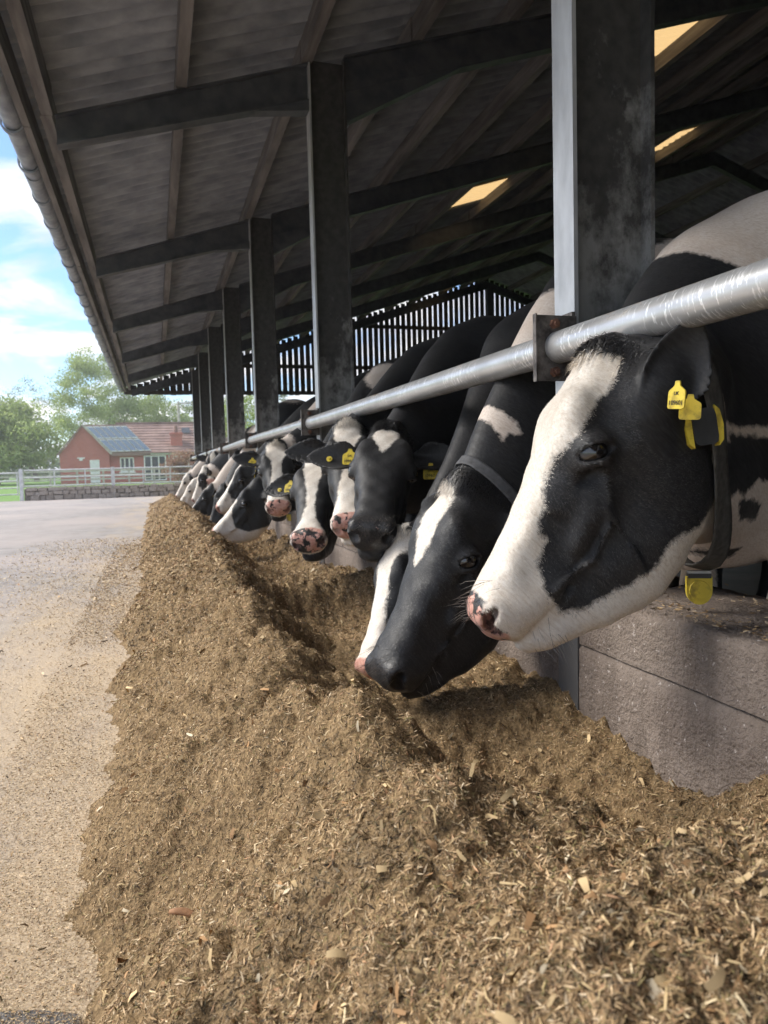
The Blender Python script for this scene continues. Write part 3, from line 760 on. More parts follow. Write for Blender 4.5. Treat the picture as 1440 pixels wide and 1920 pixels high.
# low hedge line closing the field far away
rr = np.random.default_rng(5); nl = 16000
P = np.stack([rr.uniform(-90, 110, nl), rr.uniform(118, 124, nl), rr.random(nl)**.8*3.6*(1+.5*np.sin(rr.random(nl)*3))], 1); P[:, 2] *= .6+.5*vnoise(P[:, 0]*.16, P[:, 0]*0)
a = rr.normal(size=(nl, 3)); a /= np.linalg.norm(a, axis=1)[:, None]; b2 = np.cross(a, rr.normal(size=(nl, 3))); b2 /= np.linalg.norm(b2, axis=1)[:, None]
V = np.stack([P-a*.5, P+b2*.3, P+a*.5, P-b2*.3], 1).reshape(-1, 3)
o = link('hedgerow', np_mesh('hedgerow', V, np.arange(nl*4).reshape(-1, 4), M['leaf_b'], attrs={'tone': np.repeat(rr.random(nl), 4)})); tag(o, 'far dark hedgerow across the field', 'hedge', kind='stuff')
# ================================================================ feed heap
pits = []      # (x, y, radius, floor height) pressed by muzzles, filled from the cow table
def feed_h(x, y, detail=True):
    x = np.asarray(x, float); y = np.asarray(y, float)
    n1 = fbm(y*.9+3, y*0+.5, 3); n2 = fbm(y*1.3+9, y*0+4.5, 3); n3 = fbm(y*1.7+1, y*0+8.5, 3); n4 = fbm(y*2.4+30, y*0+2.5, 3)
    far = np.clip((y-9)/7, 0, 1)
    xf = -.16+.08*n2+.07*fbm(y*4+2, y*0+12.5, 2)+.03*fbm(y*16+2, y*0+14.5, 2)-.05*np.clip(1.4-y, 0, 1)
    xr = .32+.09*n1+.06*np.clip(1.2-y, 0, 1)
    hr = (.395+.07*n3)*(1-.40*far)
    xt = .70+.07*n2; ht = np.clip(.165+.10*n4, .05, .3)*(1-.3*far)
    hw = np.clip(.235+.11*n1+.07*n4, .10, .36)*(1-.3*far)
    s = np.clip((x-xf)/(xr-xf), 0, 1); left = hr*(1.12*s-.12*s**2)**.92*np.clip(s*8, 0, 1)**.3
    sm = lambda t: t*t*(3-2*t)
    t1 = sm(np.clip((x-xr)/(xt-xr), 0, 1)); t2 = sm(np.clip((x-xt-.16)/(1.06-xt-.16), 0, 1))
    h = np.where(x < xr, left, np.where(x < xt, hr+(ht-hr)*t1, ht+(hw-ht)*t2))
    # nearest stretch is one broad mound
    near = np.clip((1.25-y)/.6, 0, 1); mound = .43-.55*np.clip(x-.62, 0, 1)**1.5-.06*np.clip(.3-x, 0, 1)
    near = near*sm(np.clip((x-.12)/.3, 0, 1)); h = h*(1-near)+np.minimum(mound, .44)*near
    h = h*np.clip((19.6-y)/1.4, 0, 1)**.7
    for px_, py_, pr_, ph_ in pits:
        g = np.exp(-((x-px_)**2+(y-py_)**2)/(2*pr_*pr_)); h = h+np.minimum(0, (ph_-h))*g
    if detail:
        w = np.clip(h*9, 0, 1)
        c1 = fbm(x*5.5+50, y*5.5, 3); c2 = fbm(x*19+5, y*19+7, 3); c3 = fbm(x*55+5, y*55+7, 2)
        c0 = fbm(x*2.3+8, y*2.3+40, 2); h = h+w*(.045*c0+.055*c1+.026*np.abs(c2)*1.4-.014+.008*c3); h = np.where(w > .05, np.maximum(h, .004), h)
    return np.where((x < xf-.005), -.02, h)
def build_feed():
    ys = [ -.9]
    while ys[-1] < 19.7: ys.append(ys[-1]+max(.009, .0085*max(ys[-1], .2)))
    ys = np.array(ys); xs = np.linspace(-.42, 1.058, 170)
    X, Y = np.meshgrid(xs, ys, indexing='ij'); Z = feed_h(X, Y)
    V = np.stack([X.ravel(), Y.ravel(), Z.ravel()], 1); ny = len(ys)
    i, j = np.meshgrid(np.arange(len(xs)-1), np.arange(ny-1), indexing='ij'); a = (i*ny+j).ravel()
    m, nt, b = mat('feed_base')
    f = noise_fac(nt, 95, 4, .7); f2 = noise_fac(nt, 9, 4)
    c = ramp(nt, f, [(.28, (.06, .04, .022)), (.45, (.21, .14, .07)), (.6, (.38, .26, .135)), (.75, (.52, .38, .21))])
    nt.links.new(mixc(nt, math_(nt, 'MULTIPLY', f2, .5), c, (.15, .10, .055)), b.inputs['Base Color']); b.inputs['Roughness'].default_value = .9; b.inputs['Specular IOR Level'].default_value = .2
    bump(nt, b, f, 1.0, .012)
    heap = empty('feed_heap', (.4, 8, 0)); tag(heap, 'long heap of brown chopped silage feed along the concrete wall', 'feed', kind='stuff')
    o = link('silage', np_mesh('silage', V, np.stack([a, a+ny, a+ny+1, a+1], 1), m, smooth=True), heap, (-.4, -8, 0)); o['kind'] = 'stuff'
    return heap
def flakes(n, xr_, yr_, lmin, lmax, onheap=True, seed=0, tilt=.5, wf=(.12, .35), pal=None, dens=2.0, lift=.3, curl=.25, quad=False):
    r_ = np.random.default_rng(seed)
    # nearer ground gets more pieces: y drawn so that density falls off with distance
    u = r_.random(n); y0, y1 = yr_; k = dens
    y = (y0**(1-k)+(y1**(1-k)-y0**(1-k))*u)**(1/(1-k)); x = r_.uniform(*xr_, n)
    if onheap:
        h = feed_h(x, y); ok = h > .015
    else:
        h = np.full(n, .0055); ok = (feed_h(x, y, False) < .012)&(r_.random(n) < np.clip(1.25+x*.7, .04, 1)*np.clip(.15+1.7*vnoise(x*2.2, y*1.1), .08, 1))
    x, y, h = x[ok], y[ok], h[ok]; n = len(x)
    e = .006
    if onheap:
        gx_ = (feed_h(x+e, y)-feed_h(x-e, y))/(2*e); gy_ = (feed_h(x, y+e)-feed_h(x, y-e))/(2*e); gx_ = np.clip(gx_, -1.5, 1.5); gy_ = np.clip(gy_, -1.5, 1.5)
    else: gx_ = np.zeros(n); gy_ = np.zeros(n)
    nn_ = np.stack([-gx_, -gy_, np.ones(n)], 1); nn_ /= np.linalg.norm(nn_, axis=1)[:, None]
    d = r_.normal(size=(n, 3)); d -= (d*nn_).sum(1)[:, None]*nn_; d /= np.linalg.norm(d, axis=1)[:, None]
    d = d+nn_*r_.normal(0, tilt, n)[:, None]; d /= np.linalg.norm(d, axis=1)[:, None]
    sd = np.cross(d, nn_+r_.normal(0, .5, (n, 3))); sd /= np.linalg.norm(sd, axis=1)[:, None]
    up = np.cross(sd, d)
    L = (lmin*(lmax/lmin)**(r_.random(n)**1.6))*np.clip(y*.55, 1, 4.5); Wd = L*r_.uniform(*wf, n); Wd = np.maximum(Wd, .00095*np.clip(y, .8, 9))
    c = np.stack([x, y, h], 1)+nn_*(L*lift*r_.random(n)*.5)[:, None]
    bend = (L*r_.normal(0, curl, n))[:, None]*up
    pal = np.array(pal); ci = r_.choice(len(pal), n, p=pal[:, 3]/pal[:, 3].sum()); colr = pal[ci, :3]*r_.uniform(.7, 1.3, n)[:, None]
    if onheap:       # damp darker clods where the heap was turned over
        cl = np.clip((fbm(x*9+20, y*9+3, 4, .65)-.10)*3, 0, 1)[:, None]; colr = colr*(1-.5*cl)
    if quad:
        V = np.stack([c-d*(L/2)[:, None]-sd*(Wd*.2)[:, None], c-sd*(Wd/2)[:, None]+d*(L*.1)[:, None], c+d*(L/2)[:, None], c+sd*(Wd/2)[:, None]], 1).reshape(-1, 3)
        return V, np.arange(n*4).reshape(-1, 4), np.repeat(colr, 4, 0)
    P = [c-d*(L/2)[:, None]-sd*(Wd*.35)[:, None], c-d*(L/2)[:, None]+sd*(Wd*.35)[:, None], c+bend-sd*(Wd/2)[:, None], c+bend+sd*(Wd/2)[:, None], c+d*(L/2)[:, None]-sd*(Wd*.3)[:, None], c+d*(L/2)[:, None]+sd*(Wd*.3)[:, None]]
    V = np.stack(P, 1).reshape(-1, 3); b_ = np.arange(n)*6
    Q = np.stack([np.stack([b_, b_+1, b_+3, b_+2], 1), np.stack([b_+2, b_+3, b_+5, b_+4], 1)], 1).reshape(-1, 4)
    return V, Q, np.repeat(colr, 6, 0)
PAL = [(0.412, 0.281, 0.153, 5), (0.316, 0.207, 0.107, 5), (0.182, 0.115, 0.061, 4.2), (0.058, 0.039, 0.024, 2.6), (0.546, 0.396, 0.235, 3.4), (0.652, 0.506, 0.331, 1.5), (0.23, 0.184, 0.078, 2.0), (0.441, 0.258, 0.143, 0.9), (0.105, 0.081, 0.042, 2.4)]
PAL_G = [(.52, .40, .25, 5), (.40, .29, .165, 4), (.25, .17, .09, 1.6), (.62, .50, .34, 3), (.18, .135, .08, .4)]
def flake_mat():
    m, nt, b = mat('feed_fibre'); a = N(nt, 'ShaderNodeAttribute', attribute_name='col'); nt.links.new(a.outputs['Color'], b.inputs['Base Color'])
    b.inputs['Roughness'].default_value = .75; b.inputs['Specular IOR Level'].default_value = .25; return m
def add_flakes(name, parts, parent, loc):
    V = []; Q = []; C = []; off = 0
    for v, q, c in parts: V.append(v); Q.append(q+off); C.append(c); off += len(v)
    o = link(name, np_mesh(name, np.concatenate(V), np.concatenate(Q), M['flake'], attrs={'col': np.concatenate(C)}), parent, loc); o['kind'] = 'stuff'; return o
M['flake'] = flake_mat()
def make_feed():
    heap = build_feed()
    add_flakes('chopped_fibre', [
        flakes(600000, (-.3, 1.05), (.35, 8), .004, .017, seed=1, tilt=.45, pal=PAL, dens=1.9, wf=(.07, .20), quad=True),
        flakes(90000, (-.3, 1.05), (3, 19.5), .004, .012, seed=2, tilt=.5, pal=PAL, dens=1.5, quad=True),
        flakes(17000, (-.25, 1.05), (.4, 7), .009, .024, seed=3, tilt=.4, wf=(.05, .12), pal=[(.46, .34, .18, 3), (.34, .23, .115, 4), (.56, .45, .28, 1), (.2, .13, .06, 2)], dens=1.9, lift=.4),
        flakes(1300, (-.2, 1.05), (.42, 5), .010, .026, seed=4, tilt=.5, wf=(.25, .5), pal=[(.48, .35, .19, 4), (.36, .21, .10, 2), (.60, .50, .35, .6)], dens=1.9, lift=.6, curl=.3)], heap, (-.4, -8, 0))
    gr = empty('spilled_crumbs', (-.7, 5, 0)); tag(gr, 'thin layer of pale feed crumbs spilled over the yard beside the heap', 'feed crumbs', kind='stuff')
    add_flakes('crumb_layer', [
        flakes(230000, (-1.5, .1), (.9, 10), .0018, .0065, onheap=False, seed=6, tilt=.2, pal=PAL_G, dens=1.9, lift=.15, wf=(.25, .6), quad=True),
        flakes(60000, (-.45, .05), (.9, 9), .003, .009, onheap=False, seed=8, tilt=.35, pal=PAL, dens=1.9, lift=.3, wf=(.12, .35), quad=True),
        flakes(1500, (-1.3, .1), (1.0, 8), .006, .018, onheap=False, seed=7, tilt=.25, pal=PAL, dens=1.7)], gr, (.7, -5, 0))
    r_ = np.random.default_rng(77); n = 7000; x = r_.uniform(1.07, 1.45, n); y = .9+9*r_.random(n)**2; keep = r_.random(n) < np.clip(vnoise(x*9, y*3)*2-.6, .03, 1); x, y = x[keep], y[keep]; n = len(x)
    a = r_.uniform(0, 6.28, n); L_ = r_.uniform(.003, .012, n); z = np.full(n, ZT+.012); d = np.stack([np.cos(a), np.sin(a), r_.normal(0, .15, n)], 1); sd = np.stack([-np.sin(a), np.cos(a), r_.normal(0, .2, n)], 1); c = np.stack([x, y, z], 1)
    V = np.stack([c-d*L_[:, None], c-sd*(L_*.35)[:, None], c+d*L_[:, None], c+sd*(L_*.35)[:, None]], 1).reshape(-1, 3); pl = np.array(PAL)[:, :3][r_.integers(0, 6, n)]
    wc = empty('wall_crumbs', (1.26, 5, 0)); tag(wc, 'scattered feed crumbs lying on top of the concrete feed wall', 'feed crumbs', kind='stuff')
    add_flakes('crumb_layer', [(V, np.arange(n*4).reshape(-1, 4), np.repeat(pl, 4, 0))], wc, (-1.26, -5, 0))
    # husk leaves one can pick out
    hus = [
           (.66, 1.02, .075, 1.2, 'pale husk strip lying on the near mound of feed', 'husk leaf'),
           (.02, 1.22, .06, -.3, 'short brown cob piece at the foot of the feed heap', 'cob piece'),
           (.60, 1.28, .07, 2.4, 'straight pale stalk lying in the feed below the nearest cow', 'stalk')]
    for i, (x, y, ln, a, lb, ct) in enumerate(hus):
        b_ = MB(); z = float(feed_h(np.array([x]), np.array([y]))[0])+.014; n = 7; vs = []; fs = []
        for k in range(n):
            t = k/(n-1); wv = (.3+.7*math.sin(math.pi*min(1, t*1.1+.05)))*ln*(.05 if ct == 'stalk' else .11)
            zz = .12*ln*math.sin(t*3+i); c = Vector((math.cos(a)*(t-.5)*ln, math.sin(a)*(t-.5)*ln, zz)); s_ = Vector((-math.sin(a), math.cos(a), .25))
            for kk in (-1, -.35, .35, 1): vs.append(c+s_*wv*kk+Vector((0, 0, wv*.25*(1-kk*kk))))
            for kk in (1, -1): vs.append(c+s_*wv*kk*.8-Vector((0, 0, .004)))
            if k:
                o0 = 6*(k-1); o1 = 6*k; fs += [(o0+q, o0+(q+1) % 6, o1+(q+1) % 6, o1+q) for q in range(6)]
        fs += [(0,1,2,3,4,5), tuple(6*(n-1)+q for q in range(5, -1, -1))]
        b_.add(vs, fs); tag(b_.build('husk_piece', M['husk'] if 'brown' not in lb else M['cob'], None, smooth=True, loc=(x, y, z)), lb, ct)
M['clod'] = simple('clod', (.07, .05, .03), (.24, .17, .095), 160, .95, .8, .006)
M['husk'] = simple('husk', (.46, .33, .17), (.64, .50, .30), 60, .7, .3, .002)
M['cob'] = simple('cob', (.22, .11, .05), (.38, .20, .10), 60, .8, .3, .002)
# ================================================================ cows
def v3(*a): return np.array(a, float)
def unit(v): v = np.asarray(v, float); return v/np.linalg.norm(v)
def table(xs, ys, n=160):
    """smooth (monotone-ish cubic) resample of a profile"""
    xs = np.array(xs, float); ys = np.array(ys, float); t = np.linspace(xs[0], xs[-1], n)
    m_ = np.gradient(ys, xs); i = np.clip(np.searchsorted(xs, t)-1, 0, len(xs)-2); h = xs[i+1]-xs[i]; u = (t-xs[i])/h
    return t, ((2*u**3-3*u**2+1)*ys[i]+(u**3-2*u**2+u)*h*m_[i]+(-2*u**3+3*u**2)*ys[i+1]+(u**3-u**2)*h*m_[i+1])
class Loft:
    def __init__(s, rows, n=2.3):
        r = np.array(rows, float); s.n = n
        s.x, s.top = table(r[:, 0], r[:, 1]); _, s.bot = table(r[:, 0], r[:, 2]); _, s.w = table(r[:, 0], r[:, 3]); s.w = np.maximum(s.w, .004)
        s.c = (s.top+s.bot)/2; s.h = np.maximum((s.top-s.bot)/2, .004)
    def __call__(s, x, y, z):
        xc = np.clip(x, s.x[0], s.x[-1]); c = np.interp(xc, s.x, s.c); h = np.interp(xc, s.x, s.h); w = np.interp(xc, s.x, s.w)
        r = (np.abs(y/w)**s.n+np.abs((z-c)/h)**s.n)**(1/s.n)
        d = (r-1)*np.minimum(w, h); e = x-xc
        return np.where(e == 0, d, np.sqrt(np.maximum(d, 0)**2+e*e)+np.minimum(d, 0)*.0)
def smin(a, b, k):
    h = np.clip(.5+.5*(b-a)/k, 0, 1); return b*(1-h)+a*h-k*h*(1-h)
def smax(a, b, k): return -smin(-a, -b, k)
def ell(x, y, z, c, r, rot=0.0):
    """ellipsoid; rot turns it in the x-z plane"""
    dx_, dy_, dz_ = x-c[0], y-c[1], z-c[2]
    if rot: cs, sn = math.cos(rot), math.sin(rot); dx_, dz_ = dx_*cs+dz_*sn, -dx_*sn+dz_*cs
    k0 = np.sqrt((dx_/r[0])**2+(dy_/r[1])**2+(dz_/r[2])**2); k1 = np.sqrt((dx_/r[0]**2)**2+(dy_/r[1]**2)**2+(dz_/r[2]**2)**2)+1e-9
    return k0*(k0-1)/k1
def cone(p, a, b, ra, rb):
    ab = b-a; q = p-a; h = np.clip((q@ab)/(ab@ab), 0, 1); q = q-h[:, None]*ab; return np.sqrt(np.einsum('ij,ij->i', q, q))-(ra+(rb-ra)*h)
FACE = Loft([(-.06, .0, -.10, .05), (0, .030, -.17, .10), (.08, .060, -.22, .134), (.2, .080, -.24, .160), (.34, .084, -.25, .180), (.45, .074, -.25, .168), (.6, .068, -.23, .142), (.74, .072, -.205, .126), (.85, .080, -.18, .128), (.92, .078, -.15, .135), (.975, .052, -.115, .118), (1.012, .006, -.085, .07), (1.022, -.02, -.06, .012)], 2.6)
JAW = Loft([(.0, -.12, -.24, .05), (.12, -.10, -.37, .110), (.25, -.1, -.475, .142), (.38, -.1, -.525, .150), (.5, -.1, -.53, .142), (.64, -.1, -.505, .120), (.77, -.1, -.435, .098), (.87, -.09, -.335, .088), (.945, -.09, -.262, .088), (1.0, -.09, -.205, .066), (1.03, -.115, -.165, .02)], 2.35)
TRUNK = Loft([(-.34, .92, .70, .05), (-.26, 1.08, .53, .14), (-.12, 1.30, .49, .205), (0.0, 1.44, .50, .225), (.12, 1.475, .53, .25), (.35, 1.43, .56, .31), (.7, 1.42, .53, .36), (1.0, 1.44, .56, .345), (1.25, 1.46, .72, .30), (1.45, 1.42, .82, .225), (1.56, 1.30, .95, .13), (1.6, 1.15, 1.05, .03)], 2.35)

class Cow:
    def __init__(s, P, Mz, left, wx=1.5, yb=None, yaw=0.0, hgt=1.04, ctrl=None, earL=None, earR=None, ear_len=.23, ear_w=.062, seed=0, floor=.06, nb=None, ear_open=(.35, 0, .9), thin=1.0, ear_base=(.115, .128, -.175)):
        s.P = v3(*P); Mz = v3(*Mz); s.L = float(np.linalg.norm(Mz-s.P)); s.ex = unit(Mz-s.P)
        l = np.array(left, float); s.ey = unit(l-(l@s.ex)*s.ex); s.ez = np.cross(s.ex, s.ey); s.seed = seed
        s.bo = v3(wx, yb if yb is not None else s.P[1]+.1, floor); c, n_ = math.cos(yaw), math.sin(yaw)
        s.bx = v3(c, n_, 0); s.by = v3(n_, -c, 0); s.hg = hgt     # bx runs to the tail, by to the cow's left (towards -Y)
        s.att = s.G(.10, 0, -.27)
        nb_ = nb or (-.02, 1.13); s.nb = s.bo+s.bx*nb_[0]+v3(0, 0, nb_[1]*hgt)
        ct = v3(*ctrl) if ctrl is not None else (s.att*.55+s.nb*.45)+v3(0, 0, -.06)
        s.path = [(1-t)**2*s.nb+2*t*(1-t)*ct+t*t*s.att for t in np.linspace(0, 1, 9)]
        tt = np.linspace(0, 1, 9); s.rd = np.interp(tt, [0, .3, .7, 1], [.31, .285, .23, .142])*s.L/.58; s.rl = np.interp(tt, [0, .4, 1], [.18, .125, .085])*s.L/.58
        s.lat = []
        for i, t in enumerate(tt):
            tg = unit(s.path[min(i+1, 8)]-s.path[max(i-1, 0)]); l0 = unit(s.by*(1-t)+s.ey*t); s.lat.append(unit(l0-(l0@tg)*tg))
        s.ears = {}
        for side, dr in ((1, earL), (-1, earR)):
            if dr is None: dr = (-.25, .95, .12)
            if dr[0] == 'w': e = unit(dr[1]); o_ = np.array(dr[2], float)          # given in scene axes
            else: e = unit(s.ex*dr[0]+s.ey*side*dr[1]+s.ez*dr[2]); op = np.array(ear_open, float); o_ = s.ex*op[0]+s.ey*side*op[1]+s.ez*op[2]
            n_ = unit(o_-(o_@e)*e); s.ears[side] = (s.G(ear_base[0], side*ear_base[1], ear_base[2]), e, n_, np.cross(n_, e))
        s.elen = ear_len*s.L/.58; s.ew = ear_w*s.L/.58; s.th = .006; s.thin = thin
    def G(s, x, y, z): return s.P+s.L*(s.ex*x+s.ey*y+s.ez*z)
    def hl(s, p):
        q = (p-s.P)/s.L; return q@s.ex, q@s.ey, q@s.ez
    def d_neck(s, p):
        d = None
        for i in range(8):
            a, b = s.path[i], s.path[i+1]; ab = b-a; h = np.clip(((p-a)@ab)/(ab@ab), 0, 1); q = p-(a+h[:, None]*ab)
            l = unit(s.lat[i]+s.lat[i+1]); ql = q@l; rd = s.rd[i]+(s.rd[i+1]-s.rd[i])*h; rl = s.rl[i]+(s.rl[i+1]-s.rl[i])*h
            t = (np.sqrt(np.maximum(np.einsum('ij,ij->i', q, q)-ql*ql, 0)+(ql*rd/rl)**2)-rd)*.8
            d = t if d is None else smin(d, t, .03)
        return d
    def nostril(s, x, ya, z):
        return np.minimum(ell(x, ya, z, (1.000, .098, -.004), (.060, .034, .026), -.75), ell(x, ya, z, (.965, .132, .026), (.036, .040, .020), .1))
    def d_head(s, p):
        x, y, z = s.hl(p); ya = np.abs(y)
        d = smin(FACE(x, y, z), JAW(x, y, z), .045)
        d = smin(d, ell(x, y, z, (.02, 0, .0), (.07, .085, .055)), .05)                 # poll
        d = smin(d, ell(x, ya, z, (.305, .120, .022), (.12, .06, .055), -.2), .05)       # brow
        d = smin(d, ell(x, ya, z, (.368, .156, -.056), (.080, .078, .070)), .026)        # lids
        d = smin(d, ell(x, ya, z, (.53, .115, -.135), (.14, .035, .03), .10), .05)      # cheek crest
        d = smin(d, ell(x, y, z, (.940, 0, -.018), (.080, .130, .098)), .04)            # muzzle
        d = smin(d, ell(x, ya, z, (.952, .092, .018), (.055, .050, .058), .5), .025)    # nostril wing
        q = np.stack([x, ya, z], 1); vn = None                                          # veins over the cheek
        for a, b in (((.43, .165, -.13), (.55, .150, -.20)), ((.55, .150, -.20), (.66, .122, -.205)), ((.66, .122, -.205), (.80, .118, -.13)), ((.50, .156, -.16), (.58, .142, -.30)), ((.58, .142, -.30), (.64, .118, -.38))):
            t = cone(q, v3(*a), v3(*b), .009, .006); vn = t if vn is None else np.minimum(vn, t)
        d = smin(d, vn, .016)
        d = smax(d, -ell(x, ya, z, (.44, .180, -.075), (.05, .028, .018), .4), .03)  # tear trough
        d = smax(d, -ell(x, ya, z, (.70, .140, -.06), (.10, .022, .055)), .05)          # hollow before the cheek
        d = smax(d, -ell(x, ya, z, (.370, .234, -.055), (.062, .080, .029), .85), .004)   # eye opening
        d = smax(d, -s.nostril(x, ya, z), .008)
        # lip line
        pts = [(1.035, .0, -.105), (1.01, .07, -.112), (.93, .108, -.135), (.83, .110, -.172), (.775, .100, -.178)]
        q = np.stack([x, ya, z], 1); g = None
        for a, b in zip(pts[:-1], pts[1:]):
            t = cone(q, v3(*a), v3(*b), .013, .013); g = t if g is None else np.minimum(g, t)
        d = smax(d, -g, .008)
        # bony unevenness and soft folds
        d = d+.0030*np.sin(21*x+3)*np.sin(26*z+11*ya+s.seed)+.0022*np.sin(47*x+13*z+s.seed)*np.sin(39*ya-17*z)
        fold = np.exp(-((x-.16)**2+(z+.16)**2)/.012); d = d+.0045*fold*np.sin(95*(x*.8-z*.5))
        return d*s.L
    def d_ear(s, p): return np.minimum(s.d_ear1(p, 1), s.d_ear1(p, -1))
    def d_ear1(s, p, sd):
        d = None
        for side, (b, e, n_, c_) in ((sd, s.ears[sd]),):
            q = p-b; a = q@e/s.elen; n = q@n_; c = q@c_; ac = np.clip(a, 0, 1)
            w = s.ew*np.clip(np.sin(np.pi*np.clip(ac*.80+.20, 0, 1)), 0, 1)**.62*np.clip(.42+1.5*ac, 0, 1); w = np.maximum(w, .004)
            cup = (5+17*(1-ac)**2)*c*c-.02*(1-ac)
            t = np.maximum(np.abs(n-cup)-s.th*(1+.7*(1-ac)), (np.abs(c)-w)*.8); t = np.maximum(t, np.maximum(-a, a-1)*s.elen*.8)*.75
            t = smin(t, cone(p, b-e*.03-n_*.012, b+e*s.elen*.34-n_*.020, .045*s.L/.58, .012), .02)
            d = t if d is None else np.minimum(d, t)
        return d
    def d_body(s, p):
        q = p-s.bo; u = q@s.bx; y = q@s.by; z = q[:, 2]/s.hg
        d = TRUNK(u, y/s.thin, z)*s.hg
        lp = np.stack([u, np.abs(y), z*s.hg], 1)
        lw = lp[:, 2] < 1.3*s.hg; lq = lp[lw]; dl = d[lw]
        for ch, k in ((((-.06, .15, 1.02, .13), (.02, .18, .74, .085), (-.03, .16, .40, .05), (.0, .16, .12, .034), (-.03, .16, .03, .05)), .08),
                      (((1.28, .17, 1.08, .19), (1.12, .19, .78, .11), (1.38, .17, .52, .055), (1.33, .17, .14, .036), (1.29, .17, .03, .05)), .08)):
            for a, b in zip(ch[:-1], ch[1:]):
                dl = smin(dl, cone(lq, v3(a[0], a[1], a[2]*s.hg), v3(b[0], b[1], b[2]*s.hg), a[3], b[3]), k); k = .03
        d = d.copy(); d[lw] = dl
        d = smin(d, cone(lp, v3(1.55, 0, 1.36*s.hg), v3(1.66, 0, .7*s.hg), .035, .02), .03)
        d = smin(d, ell(lp[:, 0], y, lp[:, 2], (1.12, 0, .58), (.2, .15, .13)), .08)
        return d
    def near(s, p, fn, c, r):
        """fn only where p lies within r of c; elsewhere a safe lower bound"""
        dist = np.sqrt(((p-c)**2)@np.ones(3)); out = dist-r+.12; mk = dist < r
        if mk.any(): out[mk] = fn(p[mk])
        return out
    def sdf(s, p):
        nc = (s.nb+s.att)/2; bc = s.bo+s.bx*.66+v3(0, 0, .78*s.hg)
        d = smin(s.near(p, s.d_body, bc, 1.42), s.near(p, s.d_neck, nc, np.linalg.norm(s.nb-s.att)/2+.50), .10)
        d = smin(d, s.near(p, s.d_head, s.G(.45, 0, -.15), .48*s.L/.58+.10), .045)
        for side, (b, e, n_, c_) in s.ears.items():
            d = smin(d, s.near(p, lambda q: s.d_ear1(q, side), b+e*s.elen*.45, s.elen*.62+.12), .014)
        return d

POOL = ThreadPoolExecutor(4)
def pmap(fn, P, n=40000): return np.concatenate(list(POOL.map(fn, [P[i:i+n] for i in range(0, len(P), n)])))
def surface_nets(fn, lo, hi, hx, hy, hz):
    xs, ys, zs = hx, hy, hz; nx, ny, nz_ = len(xs), len(ys), len(zs)
    F = 4
    def ax(a):
        i = np.arange(0, len(a), F)
        if i[-1] != len(a)-1: i = np.append(i, len(a)-1)
        return i
    ix, iy, iz = ax(xs), ax(ys), ax(zs)
    X, Y, Z = np.meshgrid(xs[ix], ys[iy], zs[iz], indexing='ij'); Pc = np.stack([X.ravel(), Y.ravel(), Z.ravel()], 1)
    Dc = pmap(fn, Pc).reshape(X.shape)
    # nearest coarse sample for every fine point
    def near(n, idx): return np.abs(np.arange(n)[:, None]-idx[None, :]).argmin(1)
    jx, jy, jz = near(nx, ix), near(ny, iy), near(nz_, iz)
    D = Dc[np.ix_(jx, jy, jz)].astype(np.float32)
    bx_, by_, bz_ = (np.gradient(a)*F*1.05 for a in (xs, ys, zs))
    band = np.maximum(np.maximum(bx_[:, None, None], by_[None, :, None]), bz_[None, None, :])+.006
    msk = np.abs(D) < band
    I = np.argwhere(msk); Pf = np.stack([xs[I[:, 0]], ys[I[:, 1]], zs[I[:, 2]]], 1)
    D[msk] = pmap(fn, Pf).astype(np.float32)
    ins = D < 0
    c = ins[:-1, :-1, :-1].astype(np.int8)
    for a in (0, 1):
        for b in (0, 1):
            for e in (0, 1):
                if a or b or e: c = c+ins[a:nx-1+a, b:ny-1+b, e:nz_-1+e]
    act = (c > 0)&(c < 8); A = np.argwhere(act); vid = -np.ones(act.shape, np.int32); vid[act] = np.arange(len(A))
    cor = [(a, b, e) for a in (0, 1) for b in (0, 1) for e in (0, 1)]
    val = {k: D[A[:, 0]+k[0], A[:, 1]+k[1], A[:, 2]+k[2]] for k in cor}
    acc = np.zeros((len(A), 3)); cnt = np.zeros(len(A))
    for k in cor:
        for axn in range(3):
            if k[axn]: continue
            k2 = list(k); k2[axn] = 1; k2 = tuple(k2); a, b = val[k], val[k2]; cross = (a < 0) != (b < 0)
            t = np.where(cross, a/np.where(a-b == 0, 1, a-b), 0); pt = np.tile(np.array(k, float), (len(A), 1)); pt[:, axn] = t
            acc += np.where(cross[:, None], pt, 0); cnt += cross
    fr = acc/cnt[:, None]
    V = np.stack([xs[A[:, 0]]+fr[:, 0]*(xs[A[:, 0]+1]-xs[A[:, 0]]), ys[A[:, 1]]+fr[:, 1]*(ys[A[:, 1]+1]-ys[A[:, 1]]), zs[A[:, 2]]+fr[:, 2]*(zs[A[:, 2]+1]-zs[A[:, 2]])], 1)
    Q = []
    for axn in range(3):
        sl0 = [slice(None)]*3; sl1 = [slice(None)]*3; sl0[axn] = slice(0, -1); sl1[axn] = slice(1, None)
        a, b = ins[tuple(sl0)], ins[tuple(sl1)]; e = np.argwhere(a != b); o1, o2 = (axn+1) % 3, (axn+2) % 3
        e = e[(e[:, o1] > 0)&(e[:, o2] > 0)&(e[:, o1] < D.shape[o1]-1)&(e[:, o2] < D.shape[o2]-1)]
        def cell(d1, d2):
            k = e.copy(); k[:, o1] -= d1; k[:, o2] -= d2; return vid[k[:, 0], k[:, 1], k[:, 2]]
        q = np.stack([cell(1, 1), cell(0, 1), cell(0, 0), cell(1, 0)], 1); fl = ~a[e[:, 0], e[:, 1], e[:, 2]]; q[fl] = q[fl][:, ::-1]; Q.append(q)
    return V, np.concatenate(Q)

